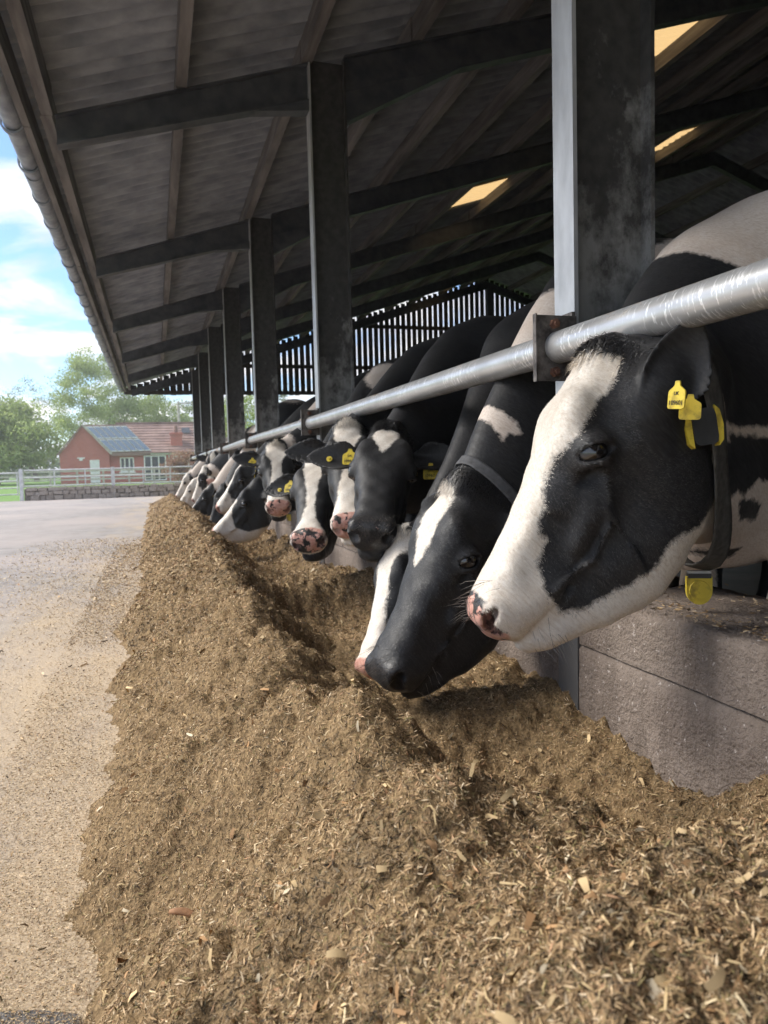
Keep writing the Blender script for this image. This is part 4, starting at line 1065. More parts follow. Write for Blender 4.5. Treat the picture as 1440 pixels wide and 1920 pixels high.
def axis_grid(lo, hi, h, fa, fb, hc):
    """grid line positions: fine between fa and fb, growing coarser outside"""
    fa = max(fa, lo); fb = min(fb, hi); a = list(np.arange(fa, fb+h, h)); st = h
    while a[-1] < hi: st = min(st*1.06, hc); a.append(a[-1]+st)
    b = []; st = h; x = fa
    while x > lo: st = min(st*1.06, hc); x -= st; b.append(x)
    return np.array(b[::-1]+a)

def poly_sd(px_, pz_, poly):
    """signed distance, positive inside"""
    poly = np.array(poly, float); n = len(poly); d = np.full(len(px_), 1e9); ins = np.zeros(len(px_), bool)
    for i in range(n):
        a, b = poly[i], poly[(i+1) % n]; e = b-a; wx_, wz_ = px_-a[0], pz_-a[1]; t = np.clip((wx_*e[0]+wz_*e[1])/(e@e+1e-12), 0, 1)
        d = np.minimum(d, np.hypot(wx_-e[0]*t, wz_-e[1]*t))
        cc = ((a[1] > pz_) != (b[1] > pz_))&(px_ < (b[0]-a[0])*(pz_-a[1])/(b[1]-a[1]+1e-12)+a[0]); ins ^= cc
    return np.where(ins, d, -d)
def wave(p, seed, f=3.2):
    r_ = np.random.default_rng(seed+100); s = 0
    for i in range(9):
        k = r_.normal(size=3)*f*(1+.25*i); s = s+np.sin(p@k+r_.uniform(0, 6.28))/(1+.25*i)
    return s/3.2

# ---- coat material: black and white patches with ragged hair edges, bare nose
def mk_coat():
    m, nt, b = mat('cow_coat')
    A = lambda nme: N(nt, 'ShaderNodeAttribute', attribute_name=nme).outputs['Fac']
    fl = N(nt, 'ShaderNodeAttribute', attribute_name='flow').outputs['Vector']
    def lock(scale, st, det=3):
        mp = N(nt, 'ShaderNodeMapping'); mp.inputs['Scale'].default_value = st; nt.links.new(fl, mp.inputs[0])
        n = N(nt, 'ShaderNodeTexNoise'); n.inputs['Scale'].default_value = scale; n.inputs['Detail'].default_value = det; n.inputs['Roughness'].default_value = .65; n.inputs['Distortion'].default_value = .35; nt.links.new(mp.outputs[0], n.inputs['Vector']); return n.outputs['Fac']
    hair = lock(70, (.28, 1, 1), 4); rag = noise_fac(nt, 38, 5, .7)
    wsd = math_(nt, 'ADD', A('white'), math_(nt, 'ADD', math_(nt, 'MULTIPLY_ADD', rag, .034, -.017), math_(nt, 'MULTIPLY_ADD', hair, .014, -.007)))
    wm = ramp(nt, math_(nt, 'MULTIPLY_ADD', wsd, 90, .5), [(.0, (0,0,0)), (1, (1,1,1))])
    fine = lock(190, (.16, 1, .8), 4)
    blk = ramp(nt, noise_fac(nt, 13, 6, .65), [(.3, (.0125, .013, .0145)), (.62, (.022, .0215, .022)), (.8, (.040, .034, .030))])
    blk = mixc(nt, math_(nt, 'MULTIPLY', ramp(nt, fine, [(.44, (0,0,0)), (.70, (1,1,1))]), .6), blk, (.046, .044, .045))
    wht = ramp(nt, fine, [(.30, (.56, .485, .40)), (.5, (.74, .68, .60)), (.68, (.82, .78, .715))])
    wht = mixc(nt, math_(nt, 'MULTIPLY', ramp(nt, noise_fac(nt, 9, 6, .65), [(.42, (0,0,0)), (.72, (1,1,1))]), .5), wht, (.56, .45, .34))
    wht = mixc(nt, A('tint'), wht, mixc(nt, .5, wht, (.62, .42, .33)))
    coat = mixc(nt, wm, blk, wht)
    # bare nose: pink and dark blotches
    nn_ = noise_fac(nt, 26, 4, .6); th = math_(nt, 'ADD', math_(nt, 'MULTIPLY', A('pink'), .5), math_(nt, 'MULTIPLY_ADD', nn_, 1.0, -.5))
    nose = mixc(nt, ramp(nt, th, [(.20, (0,0,0)), (.24, (1,1,1))]), ramp(nt, noise_fac(nt, 180, 3), [(.35, (.012, .012, .014)), (.7, (.06, .055, .052))]), ramp(nt, noise_fac(nt, 70, 3), [(.3, (.52, .24, .19)), (.7, (.68, .42, .34))]))
    crumbs = ramp(nt, noise_fac(nt, 330, 2, .6), [(.66, (0,0,0)), (.72, (1,1,1))])
    nose = mixc(nt, math_(nt, 'MULTIPLY', crumbs, .6), nose, (.36, .28, .17))
    nm = ramp(nt, math_(nt, 'MULTIPLY_ADD', math_(nt, 'ADD', A('nose'), math_(nt, 'MULTIPLY_ADD', rag, .016, -.008)), 160, .5), [(0, (0,0,0)), (1, (1,1,1))])
    coat = mixc(nt, nm, coat, nose)
    coat = mixc(nt, math_(nt, 'MULTIPLY', A('hole'), .9), coat, mixc(nt, A('pink'), (.012, .010, .010), (.16, .06, .055)))
    nt.links.new(coat, b.inputs['Base Color'])
    nt.links.new(math_(nt, 'ADD', math_(nt, 'MULTIPLY_ADD', nm, -.18, .40), math_(nt, 'MULTIPLY', hair, .22)), b.inputs['Roughness'])
    b.inputs['Specular IOR Level'].default_value = .28
    b.inputs['Sheen Weight'].default_value = .03; b.inputs['Sheen Roughness'].default_value = .4
    bump(nt, b, math_(nt, 'ADD', fine, math_(nt, 'MULTIPLY', hair, 1.2)), .32, .003)
    return m
M['coat'] = mk_coat()
m, nt, b = mat('cow_eye'); b.inputs['Base Color'].default_value = (.010, .008, .008, 1); b.inputs['Roughness'].default_value = .06; b.inputs['Coat Weight'].default_value = 1; b.inputs['Coat Roughness'].default_value = .03; M['eye'] = m
m, nt, b = mat('eye_corner'); b.inputs['Base Color'].default_value = (.55, .30, .30, 1); b.inputs['Roughness'].default_value = .2; M['corner'] = m
m, nt, b = mat('hair_strand')
a_ = N(nt, 'ShaderNodeAttribute', attribute_name='col'); nt.links.new(a_.outputs['Color'], b.inputs['Base Color']); b.inputs['Roughness'].default_value = .38; b.inputs['Specular IOR Level'].default_value = .5; M['hair'] = m
M['tag'] = simple('yellow_tag', (.34, .24, .03), (.74, .56, .05), 45, .5, .3, .001, lo=.30, hi=.52)
M['tagtext'] = simple('tag_print', (.02, .02, .015), (.05, .04, .03), 30, .6, 0)
M['strap'] = simple('collar_webbing', (.055, .052, .047), (.11, .105, .095), 60, .75, .5, .002)
M['strap_g'] = simple('grey_collar_webbing', (.06, .06, .063), (.10, .10, .105), 60, .75, .4, .002)
M['blackplastic'] = simple('black_plastic', (.018, .018, .018), (.04, .04, .04), 20, .4, .1, .001)
M['buckle'] = simple('buckle_steel', (.3, .3, .3), (.5, .5, .5), 30, .35, 0, metal=.8)

def text_obj(body, size, mt, parent, mat4):
    cu = bpy.data.curves.new('print', 'FONT'); cu.body = body; cu.size = size; cu.align_x = 'CENTER'; cu.align_y = 'CENTER'; cu.extrude = .0004
    t = bpy.data.objects.new('print', cu); COL.objects.link(t)
    dg = bpy.context.evaluated_depsgraph_get(); me = bpy.data.meshes.new_from_object(t.evaluated_get(dg)); bpy.data.objects.remove(t)
    me.materials.clear(); me.materials.append(mt)
    o = link('print', me, parent); o.matrix_local = mat4; return o
def frame4(o, x, y, z):
    mm_ = Matrix.Identity(4)
    for i in range(3): mm_[i][0] = x[i]; mm_[i][1] = y[i]; mm_[i][2] = z[i]; mm_[i][3] = o[i]
    return mm_
def rounded(poly, k=.25):
    out = []; n = len(poly)
    for i in range(n):
        p, a, c = np.array(poly[i]), np.array(poly[i-1]), np.array(poly[(i+1) % n])
        out += [tuple(p+(a-p)*k), tuple(p+((a-p)+(c-p))*k*.28), tuple(p+(c-p)*k)]
    return out
def ear_tag(root, o, x, y, z, s=1.0, text=None, button=False):
    """flag tag hanging along -y of the given frame, face towards z"""
    b_ = MB()
    poly = rounded([(-.027*s, -.062*s), (.027*s, -.062*s), (.027*s, -.020*s), (.009*s, -.008*s), (.007*s, .004*s), (-.007*s, .004*s), (-.009*s, -.008*s), (-.027*s, -.020*s)], .15)
    if button: poly = [(.013*s*math.cos(a), .013*s*math.sin(a)) for a in np.linspace(0, 2*math.pi, 17)[:-1]]
    b_.prism(poly, 2, -.0012, .0016)
    if button: b_.tube([(0, 0, .001), (0, 0, .007*s)], [.006*s, .004*s], 10)
    t = b_.build('ear_tag', M['tag'], root); t.matrix_local = frame4(o, x, y, z)
    if text and not button:
        text_obj(text, .0155*s, M['tagtext'], t, Matrix.Translation((0, -.048*s, .0022)))
        text_obj('UK', .012*s, M['tagtext'], t, Matrix.Translation((0, -.026*s, .0022)))
    return t

def build_cow(name, cow, label, h, head_white, body_white, pink=.5, tint=.3, fine_x=None, hair_n=0, tuft=0, tags=(), collar=None, h_body=.026, lids=True):
    s = cow; s.th = max(.0055, h*.62)
    root = empty(name, tuple(s.bo)); tag(root, label, 'cow', 'dairy cows feeding along the rail')
    O = s.bo
    pts = [s.G(x, y, z) for x in (-.1, 1.08) for y in (-.25, .25) for z in (-.5, .14)]
    for sd, (b, e, n_, c_) in s.ears.items(): pts += [b+e*s.elen+c_*s.ew, b+e*s.elen-c_*s.ew, b+e*s.elen*.5+n_*.05]
    pts += [s.bo+s.bx*u+s.by*y+v3(0, 0, z) for u in (-.36, 1.72) for y in (-.42, .42) for z in (-.01, 1.56*s.hg)]
    pts = np.array(pts); lo = pts.min(0)-.03; hi = pts.max(0)+.03
    hp_ = np.array([s.G(x, y, z) for x in (-.1, 1.08) for y in (-.25, .25) for z in (-.5, .14)])
    ep = np.array([b+e*s.elen*1.02+c_*s.ew*k_ for (b, e, n_, c_) in s.ears.values() for k_ in (-1, 1)]); hp_ = np.vstack([hp_, ep]); pad = .02
    gx_ = axis_grid(lo[0], hi[0], h, lo[0], hp_[:, 0].max()+pad+(.10 if h < .007 else 0), h_body)
    gy_ = axis_grid(lo[1], hi[1], h, hp_[:, 1].min()-pad, hp_[:, 1].max()+pad, min(h_body, .018)); gz_ = axis_grid(lo[2], hi[2], h, hp_[:, 2].min()-pad, hp_[:, 2].max()+pad, h_body)
    V, Q = surface_nets(s.sdf, lo, hi, gx_, gy_, gz_)
    x, y, z = s.hl(V); dh = s.d_head(V); dn = np.minimum(s.d_neck(V), s.d_body(V)); de = s.d_ear(V)
    hw = head_white(s, x, y, z, V)*s.L; bw = body_white(s, V)
    k = np.clip((dn-dh)/.03+.5, 0, 1); white = hw*k+bw*(1-k)
    white = np.where(de < np.minimum(dh, dn)-.002, np.minimum(white, -.03), white)
    nose = np.minimum(x-(.912+.62*(.085-z)), z+.115)*s.L; nose = np.minimum(nose, (.125-np.abs(y))*s.L)
    hole = np.where(k > .3, np.clip(.5-s.nostril(x, np.abs(y), z)/.012, 0, 1)*(x > .9), 0)
    tn = np.clip((x-.72)*2.2, 0, 1)*k*tint+ (1-k)*.55
    fu = np.where(k > .5, (x*.35-z*.9)*s.L, (V[:, 0]*.75-V[:, 2]*.65)); fv = np.where(k > .5, (x*.9+z*.35)*s.L, (V[:, 0]*.65+V[:, 2]*.75)); fw = np.where(k > .5, y*s.L, V[:, 1])
    me = np_mesh('body', V-O, Q, M['coat'], smooth=True, attrs={'white': white, 'nose': nose, 'pink': np.full(len(V), pink), 'tint': tn, 'hole': hole, 'flow': np.stack([fu, fv, fw], 1)})
    link('body', me, root)
    # eyes
    for sd in (1, -1):
        c = s.G(.370, sd*.166, -.055); r = .054*s.L
        b_ = MB(); nu, nv = 20, 12
        vs = [(0, 0, r)]+[(r*math.sin(math.pi*i/nv)*math.cos(2*math.pi*j/nu), r*math.sin(math.pi*i/nv)*math.sin(2*math.pi*j/nu), r*math.cos(math.pi*i/nv)) for i in range(1, nv) for j in range(nu)]+[(0, 0, -r)]
        fs = [(0, 1+j, 1+(j+1) % nu) for j in range(nu)]+[(1+i*nu+j, 1+(i+1)*nu+j, 1+(i+1)*nu+(j+1) % nu, 1+i*nu+(j+1) % nu) for i in range(nv-2) for j in range(nu)]+[(1+(nv-2)*nu+j, len(vs)-1, 1+(nv-2)*nu+(j+1) % nu) for j in range(nu)]
        b_.add(vs, fs); e_ = b_.build('eye', M['eye'], root, smooth=True, loc=tuple(c-O))
        if h < .007:
            b_ = MB(); c2 = unit(s.ex*.55+s.ey*sd*.66+s.ez*.36)*.038; r2 = .0085*s.L
            b_.v = [tuple(Vector(v)*(r2/r)) for v in vs]; b_.f = fs; b_.m = [0]*len(fs)
            b_.build('eye_corner', M['corner'], e_, smooth=True, loc=tuple(c2*s.L))
    # ear tags: (side, along, across, size, text, button)
    for tg_ in tags:
        if tg_[0] == 'w': ear_tag(root, np.array(tg_[1])-O, *tg_[2:]); continue
        sd, al, ac, sz, txt, btn = tg_
        b, e, n_, c_ = s.ears[sd]; pos = b+e*s.elen*al+c_*s.ew*ac
        cup = (5+17*(1-al)**2)*(s.ew*ac)**2-.02*(1-al); pos = pos+n_*(cup+s.th+.006)
        zf = n_; yf = v3(0, 0, 1)-(zf[2])*zf; yf = unit(yf) if np.linalg.norm(yf) > .2 else unit(c_); xf = np.cross(yf, zf)
        ear_tag(root, pos-O, xf, yf, zf, sz*s.L/.58, txt, btn)
    if hair_n or tuft: cow_hair(s, root, V, Q, white, nose, hair_n, tuft, O, k)
    if collar: collar(s, root, O)
    return root, V

def cow_hair(s, root, V, Q, white, nose, n, tuft, O, k):
    r_ = np.random.default_rng(s.seed+9)
    x, y, z = s.hl(V); fc = Q.mean(1) if False else Q
    fx = x[Q].mean(1); fk = k[Q].mean(1); fy = y[Q].mean(1)
    e1 = V[Q[:, 2]]-V[Q[:, 0]]; e2 = V[Q[:, 3]]-V[Q[:, 1]]; nr = np.cross(e1, e2); ar = np.linalg.norm(nr, axis=1)*.5+1e-12; nr = nr/(2*ar)[:, None]
    vis = V[Q].mean(1); cam_p = v3(0, 0, CAM_H)
    wgt = ar*(fk > .02)*(fx < .99); wgt[nose[Q].mean(1) > -.003] = 0
    fi = r_.choice(len(Q), n, p=wgt/wgt.sum()); w4 = r_.dirichlet((1, 1, 1, 1), n)
    root_p = (V[Q[fi]]*w4[:, :, None]).sum(1); wt = (white[Q[fi]]*w4).sum(1); nn_ = nr[fi]
    hx, hy, hz = s.hl(root_p)
    flow = s.ex*-.15-s.ez*.75+s.ey*np.sign(hy)[:, None]*.15
    flow = np.where((hx > .5)[:, None], s.ex*.55-s.ez*.65, flow)
    flow = flow+r_.normal(0, .28, (n, 3)); d = flow-(flow*nn_).sum(1)[:, None]*nn_; d /= np.linalg.norm(d, axis=1)[:, None]
    lean = r_.uniform(.04, .20, n); ln = r_.uniform(.006, .012, n)
    dd = d+nn_*lean[:, None]; dd /= np.linalg.norm(dd, axis=1)[:, None]
    sd = np.cross(dd, nn_); wd = r_.uniform(.0004, .0008, n)
    hw = (wt+r_.normal(0, .004, n)+.009*(fbm(hx*26, hz*26, 3))) > 0
    cw = np.array([.74, .67, .58])*r_.uniform(.75, 1.15, (n, 1)); cb_ = np.array([.024, .022, .022])*r_.uniform(.4, 3.4, (n, 1)); col = np.where(hw[:, None], cw, cb_)
    P0 = root_p-nn_*.0008
    Vs = [np.stack([P0-sd*wd[:, None], P0+sd*wd[:, None], P0+dd*ln[:, None]], 1).reshape(-1, 3)]; Cs = [np.repeat(col, 3, 0)]
    # long crown hair
    if tuft:
        wg2 = ar*np.exp(-((fx-.005)**2)/(2*.032**2))*np.exp(-(fy**2)/(2*.06**2))*(nr@s.ez > -.2); fi = r_.choice(len(Q), tuft, p=wg2/wg2.sum()); w4 = r_.dirichlet((1, 1, 1, 1), tuft)
        p = (V[Q[fi]]*w4[:, :, None]).sum(1); nn_ = nr[fi]; wt = (white[Q[fi]]*w4).sum(1)
        fl = s.ex*.8+s.ez*.25+s.ey*.12+r_.normal(0, .22, (tuft, 3)); d0 = nn_*.55+fl; d0 /= np.linalg.norm(d0, axis=1)[:, None]
        ln = r_.uniform(.016, .040, tuft); sd = np.cross(d0, nn_+.1); sd /= np.linalg.norm(sd, axis=1)[:, None]; wd = np.full(tuft, .0008)
        m1 = p+d0*(ln*.5)[:, None]; m2 = p+(d0*.75-nn_*.15+s.ex*.35)*ln[:, None]
        col = np.where(((wt+r_.normal(0, .004, tuft)) > 0)[:, None], np.array([.74, .67, .58]), np.array([.016, .015, .016]))*r_.uniform(.6, 1.3, (tuft, 1))
        Vs.append(np.stack([p-sd*wd[:, None], p+sd*wd[:, None], m1+sd*wd[:, None]], 1).reshape(-1, 3)); Cs.append(np.repeat(col, 3, 0))
        Vs.append(np.stack([p-sd*wd[:, None], m1+sd*wd[:, None], m1-sd*wd[:, None]], 1).reshape(-1, 3)); Cs.append(np.repeat(col, 3, 0))
        Vs.append(np.stack([m1-sd*wd[:, None], m1+sd*wd[:, None], m2], 1).reshape(-1, 3)); Cs.append(np.repeat(col, 3, 0))
    # whiskers round the muzzle
    nw = 90; ang_ = r_.uniform(-1.2, 1.2, nw); xx = r_.uniform(.86, 1.0, nw); yy = np.sign(r_.normal(size=nw))*r_.uniform(.02, .12, nw); zz = np.where(r_.random(nw) < .5, r_.uniform(.02, .085, nw), r_.uniform(-.24, -.12, nw))
    for i in range(nw):
        a = s.G(xx[i], yy[i], zz[i]); dr = unit(s.ex*r_.uniform(.2, .9)+s.ez*np.sign(zz[i]+.05)*r_.uniform(.3, 1)+s.ey*np.sign(yy[i])*r_.uniform(0, .6)); ln_ = r_.uniform(.02, .055); 
        q = np.array([s.sdf(np.array([a+dr*t]))[0] for t in (0.0,)]); a = a-dr*q[0]*.9
        mid = a+dr*ln_*.5; end = a+dr*ln_+v3(0, 0, -.012)*r_.random(); sdv = unit(np.cross(dr, CF)); w_ = .00035
        Vs.append(np.array([a-sdv*w_, a+sdv*w_, mid+sdv*w_*.8, a-sdv*w_, mid+sdv*w_*.8, mid-sdv*w_*.8, mid-sdv*w_*.8, mid+sdv*w_*.8, end])); c_ = np.array([.35, .31, .27]) if r_.random() < .6 else np.array([.03, .03, .03]); Cs.append(np.tile(c_, (9, 1)))
    Vs = np.concatenate(Vs); Cs = np.concatenate(Cs)
    o = link('hair', np_mesh('hair', Vs-O, np.arange(len(Vs)).reshape(-1, 3), M['hair'], attrs={'col': Cs}), root); o['kind'] = 'stuff'

def strap_ring(s, c, n, up, width, off=.004, nseg=48, sag=None):
    """band lying on the neck surface in the plane through c with normal n"""
    n = unit(n); u = unit(np.array(up, float)-(np.array(up, float)@n)*n); v = np.cross(n, u); rings = []
    for sgn in (-1, -.6, .6, 1):
        cc = c+n*width/2*sgn; ts = np.linspace(0, 2*math.pi, nseg, endpoint=False); dirs = np.cos(ts)[:, None]*u+np.sin(ts)[:, None]*v
        lo = np.zeros(nseg); hi = np.full(nseg, .45)
        fn = lambda p: smin(s.d_neck(p), s.d_head(p), .045)
        # march outwards
        rr = np.full(nseg, .02)
        for it in range(60):
            d = fn(cc+dirs*rr[:, None]); rr = np.where(d < off, rr+np.clip(off-d, .002, .02), rr)
        # straps bridge hollows: convex smoothing
        for it in range(10):
            rr = np.maximum(rr, (np.roll(rr, 1)+np.roll(rr, -1))/2*.998)
        if sag is not None: rr = rr+sag*np.clip(np.cos(ts-math.pi), 0, 1)**4
        rings.append((cc, dirs, rr))
    return rings
def strap_mesh(rings, O, th=.004):
    V = []; ns = len(rings[0][2]); k = len(rings)
    for lay in (th, 0):
        for cc, dirs, rr in rings: V.append(cc+dirs*(rr+lay)[:, None]-O)
    V = np.concatenate(V); Q = []
    for i in range(k-1):
        for j in range(ns):
            a = i*ns+j; b = i*ns+(j+1) % ns; Q += [(a, b, b+ns, a+ns)]; a += k*ns; b += k*ns; Q += [(a+ns, b+ns, b, a)]
    for j in range(ns):
        a, b = j, (j+1) % ns; Q.append((a+k*ns, b+k*ns, b, a)); a += (k-1)*ns; b += (k-1)*ns; Q.append((a, b, b+k*ns, a+k*ns))
    return V, np.array(Q)
def collar_fn(c, n, up, width=.042, mt='strap', pendant=True, box=None, sag=.0):
    def f(s, root, O):
        rings = strap_ring(s, np.array(c, float), np.array(n, float), up, width, sag=sag)
        V, Q = strap_mesh(rings, O); col = link('collar', np_mesh('collar', V, Q, M[mt], smooth=False), root)
        n_ = unit(n)
        if pendant:
            j = int(np.argmin([(r[0]+r[1]*r[2][:, None])[:, 2].min() for r in rings])); cc, dirs, rr = rings[1]
            pt = cc+dirs*rr[:, None]; i = int(np.argmin(pt[:, 2]+.35*pt[:, 1])); q = pt[i]+n_*width*.3-O
            yv = v3(0, 0, 1); zv = unit(v3(-.45, -.9, .0)); zv = unit(zv-(zv@yv)*yv); xv = np.cross(yv, zv); sc = s.L/.6
            b_ = MB(); b_.box((-.024*sc, -.004, -.006), (.024*sc, .003, .006)); bk = b_.build('buckle', M['buckle'], col); bk.matrix_local = frame4(q, xv, yv, zv)
            b_ = MB(); pl = [(.027*sc*math.cos(a), -.042*sc+.030*sc*math.sin(a)) for a in np.linspace(math.pi, 2*math.pi, 13)]+[(.027*sc, -.010*sc), (-.027*sc, -.010*sc)]
            b_.prism(pl, 2, -.006, .006)
            pd = b_.build('tag_disc', M['tag'], col); pd.matrix_local = frame4(q, xv, yv, zv)
            b_ = MB(); b_.tube([(0, -.040*sc, .0062), (0, -.040*sc, .0082)], [.022*sc, .021*sc], 24); rm = b_.build('raised_ring', M['tag'], pd)
            b_ = MB(); b_.box((-.006*sc, -.058*sc, .0084), (.006*sc, -.024*sc, .0092)); b_.build('strip', M['tag'], pd)
            b_ = MB(); b_.box((-.024*sc, -.013*sc, -.009), (.024*sc, -.003, .009)); b_.build('clip', M['blackplastic'], pd)
        if box is not None:
            # transponder block threaded on the strap: black middle, yellow end caps
            o, x_, y_, z_ = box; o = np.array(o, float); mt4 = frame4(o-O, unit(x_), unit(y_), unit(z_))
            b_ = MB(); pl = rounded([(-.024, -.036), (.024, -.036), (.024, .036), (-.024, .036)], .2); b_.prism(pl, 2, -.014, .020); t = b_.build('transponder', M['blackplastic'], col); t.matrix_local = mt4
            for sx in (-1, 1):
                b_ = MB(); prof = [(sx*.0245, -.040), (sx*.034, -.030), (sx*.038, 0), (sx*.034, .030), (sx*.0245, .040)]; b_.prism(prof, 2, -.012, .017); b_.build('end_cap', M['tag'], t)
    return f
# ---------------------------------------------------------------- the herd
def bl(x, y, z, xs, ws, off=0.0, zmin=-.10):
    return np.minimum(np.interp(x, xs, ws)-np.abs(y-off), (z-zmin))
def mixw(*a):
    r = a[0]
    for b in a[1:]: r = np.maximum(r, b)
    return r
def patchy(seed, thr, f=3.0, ex=None):
    def g(s, V):
        w = (wave(V, seed, f)-thr)*.10
        return ex(s, V, w) if ex else w
    return g
# nearest cow -----------------------------------------------------
A_BLACK = [(0.072, -0.053), (0.184, -0.019), (0.332, 0.011), (0.42, 0.044), (0.509, 0.036), (0.579, 0.009), (0.662, -0.012), (0.669, -0.046), (0.747, -0.048), (0.823, -0.11), (0.863, -0.188), (0.836, -0.241), (0.752, -0.302), (0.669, -0.369), (0.592, -0.407), (0.531, -0.406), (0.426, -0.491), (0.227, -0.587), (-0.17, -0.382), (-0.188, -0.09), (-0.075, -0.006)]      # side outline of the black cheek in head lengths (along the face, above it)
def a_head(s, x, y, z, V):
    side = poly_sd(x, z, s.hpoly)
    return np.minimum(mixw(-side, bl(x, y, z, [-.02, .03, .08, .3, .45, .6, 1], [-.05, .03, .085, .105, .085, .08, .1])), x-.035)
def a_body(s, V):
    w1 = poly_sd(V[:, 0], V[:, 2], s.npoly1); w2 = poly_sd(V[:, 0], V[:, 2], s.npoly2); b3 = poly_sd(V[:, 0], V[:, 2], s.npoly3); b4 = poly_sd(V[:, 0], V[:, 2], s.npoly4)
    w = np.maximum(np.maximum(w1, w2), -.2); w = np.minimum(w, np.minimum(-b3, -b4))
    return w
cowA = Cow((.908, 1.365, 1.072), (.640, 1.383, .513), (-.26, -.96, .05), wx=1.52, yb=1.60, hgt=1.01, ctrl=(1.13, 1.45, .82), earL=('w', (.20, -.30, .86), (-.45, -.85, -.15)), earR=(-.35, .9, 0), ear_open=(.55, .75, -.25), ear_len=.185, ear_w=.060, seed=1, nb=(-.04, 1.06), ear_base=(.165, .128, -.215))
cp = cowA
cp.hpoly = A_BLACK
cp.npoly1 = [(1.1, 0.981), (1.127, 0.973), (1.15, 0.92), (1.202, 0.908), (1.496, 0.917), (1.497, 0.87), (1.259, 0.891), (1.182, 0.895), (1.164, 0.895), (1.169, 0.878), (1.127, 0.876), (1.141, 0.798), (1.169, 0.757), (1.203, 0.773), (1.231, 0.76), (1.288, 0.793), (1.499, 0.75), (1.51, 0.172), (0.689, 0.287), (0.988, 0.627), (1.094, 0.704), (1.107, 0.799), (1.014, 0.878), (1.008, 0.905), (1.04, 0.899), (1.093, 0.854), (1.113, 0.876)]
cp.npoly2 = [(1.114, 1.336), (1.168, 1.351), (1.255, 1.339), (1.344, 1.282), (1.378, 1.249), (2.286, 1.26), (2.265, 1.77), (1.08, 1.637), (1.079, 1.355)]
cp.npoly3 = [(1.215, 0.744), (1.253, 0.754), (1.318, 0.734), (1.319, 0.699), (1.239, 0.705)]
cp.npoly4 = [(1.183, 0.614), (1.349, 0.627), (1.349, 0.597)]
cc = cp.path[6]
def tagframe(z, lean):
    z = unit(z); y = CU*.95+CR*lean; y = unit(y-(y@z)*z); return np.cross(y, z), y, z
colA = collar_fn((1.10, 1.43, .86), (-.95, .06, -.26), (0, 0, 1), .062, 'strap', True, sag=.055,
                 box=((1.03, 1.215, .905), (.95, -.25, .1), (-.1, .1, 1), (-.28, -.95, .05)))
build_cow('cow', cowA, 'nearest black and white cow with broad white blaze and dark collar with yellow tag', .0048, a_head, a_body, pink=.40, tint=.5, hair_n=120000, tuft=900,
          tags=[('w', (.925, 1.150, .985), *tagframe((-.965, -.08, .05), .30), .78, '109601', False), ('w', (.965, 1.165, .962), *tagframe((-.62, -.75, .05), .05), .72, None, False)], collar=colA)

# second cow: black face, thin white forehead stripe, eating
B_P1 = [(0.867, 1.054), (0.92, 1.063), (0.94, 1.016), (0.967, 0.998), (1.013, 0.941), (1.009, 0.917), (0.976, 0.927), (0.955, 0.906), (0.933, 0.957), (0.908, 0.992), (0.876, 0.983)]
B_P2 = [(0.939, 1.137), (0.985, 1.174), (1.162, 1.356), (1.766, 1.609), (2.726, 1.536), (2.747, 0.736), (1.451, 1.022), (1.177, 1.123), (1.047, 1.114)]
def b_body(s, V):
    return np.maximum(poly_sd(V[:, 0], V[:, 2], B_P1), poly_sd(V[:, 0], V[:, 2], B_P2))
cowB = Cow((.842, 1.960, .790), (.570, 1.882, .264), (.24, -.97, .0), wx=1.52, yb=2.18, hgt=1.03, ctrl=(1.12, 2.02, .78), earL=('w', (.42, -.62, -.42), (-.6, -.5, .3)), earR=(-.15, .97, .05), seed=2)
build_cow('cow', cowB, 'black cow with thin white forehead stripe and curly topknot, nose in the feed', .0060,
          lambda s, x, y, z, V: bl(x, y, z, [-.02, .04, .15, .3, .42, .52], [-.03, .06, .078, .066, .032, -.04], -.012), b_body, pink=.0, hair_n=80000, tuft=2600,
          tags=[(1, .55, .1, .95, '504417', False), (-1, .5, 0, .9, None, True)], collar=collar_fn(cowB.path[8]*.35+cowB.path[7]*.65, unit(cowB.path[8]-cowB.path[6]), (0, 0, 1), .032, 'strap_g', False))
cowC = Cow((.829, 2.475, .603), (.656, 2.351, .150), (.10, -.99, .0), wx=1.54, yb=2.74, hgt=1.0, ctrl=(1.18, 2.46, .60), earL=(-.3, .85, -.4), earR=(-.3, .9, -.1), seed=3)
build_cow('cow', cowC, 'cow with long white blaze and black eye patch, head low behind the second cow', .0070,
          lambda s, x, y, z, V: mixw(bl(x, y, z, [-.03, .03, .2, .4, .6, .8, 1], [.05, .13, .115, .085, .085, .11, .16], 0.02, -.16), x-.86), patchy(23, .75), pink=.75, hair_n=20000, tuft=1500, tags=[])
cowD = Cow((.912, 2.874, .987), (.704, 2.450, .597), (.965, -.26, .04), wx=1.58, yb=3.40, hgt=1.02, yaw=.10, ctrl=(1.16, 3.14, .86), earL=(-.10, .97, .10), earR=(-.05, .97, -.02), ear_len=.245, seed=4)
build_cow('cow', cowD, 'black cow with white heart on its forehead facing the camera', .0064,
          lambda s, x, y, z, V: np.minimum(bl(x, y, z, [.06, .10, .16, .24, .345, .4], [-.01, .075, .085, .055, .0, -.05]), .0+np.abs(y)*.6+(x-.095)), patchy(31, 1.25), pink=.05, hair_n=26000, tuft=1800,
          tags=[(1, .38, -.35, 1.05, '109601', False), (-1, .30, -.55, 1.05, '109601', False), (-1, .62, .10, .9, None, True)])
cowE = Cow((.907, 3.508, 1.042), (.805, 3.109, .569), (.93, -.36, 0), wx=1.6, yb=4.0, hgt=1.02, yaw=.08, ctrl=(1.15, 3.70, .88), earL=(-.1, .97, .05), earR=(-.1, .97, .02), seed=5)
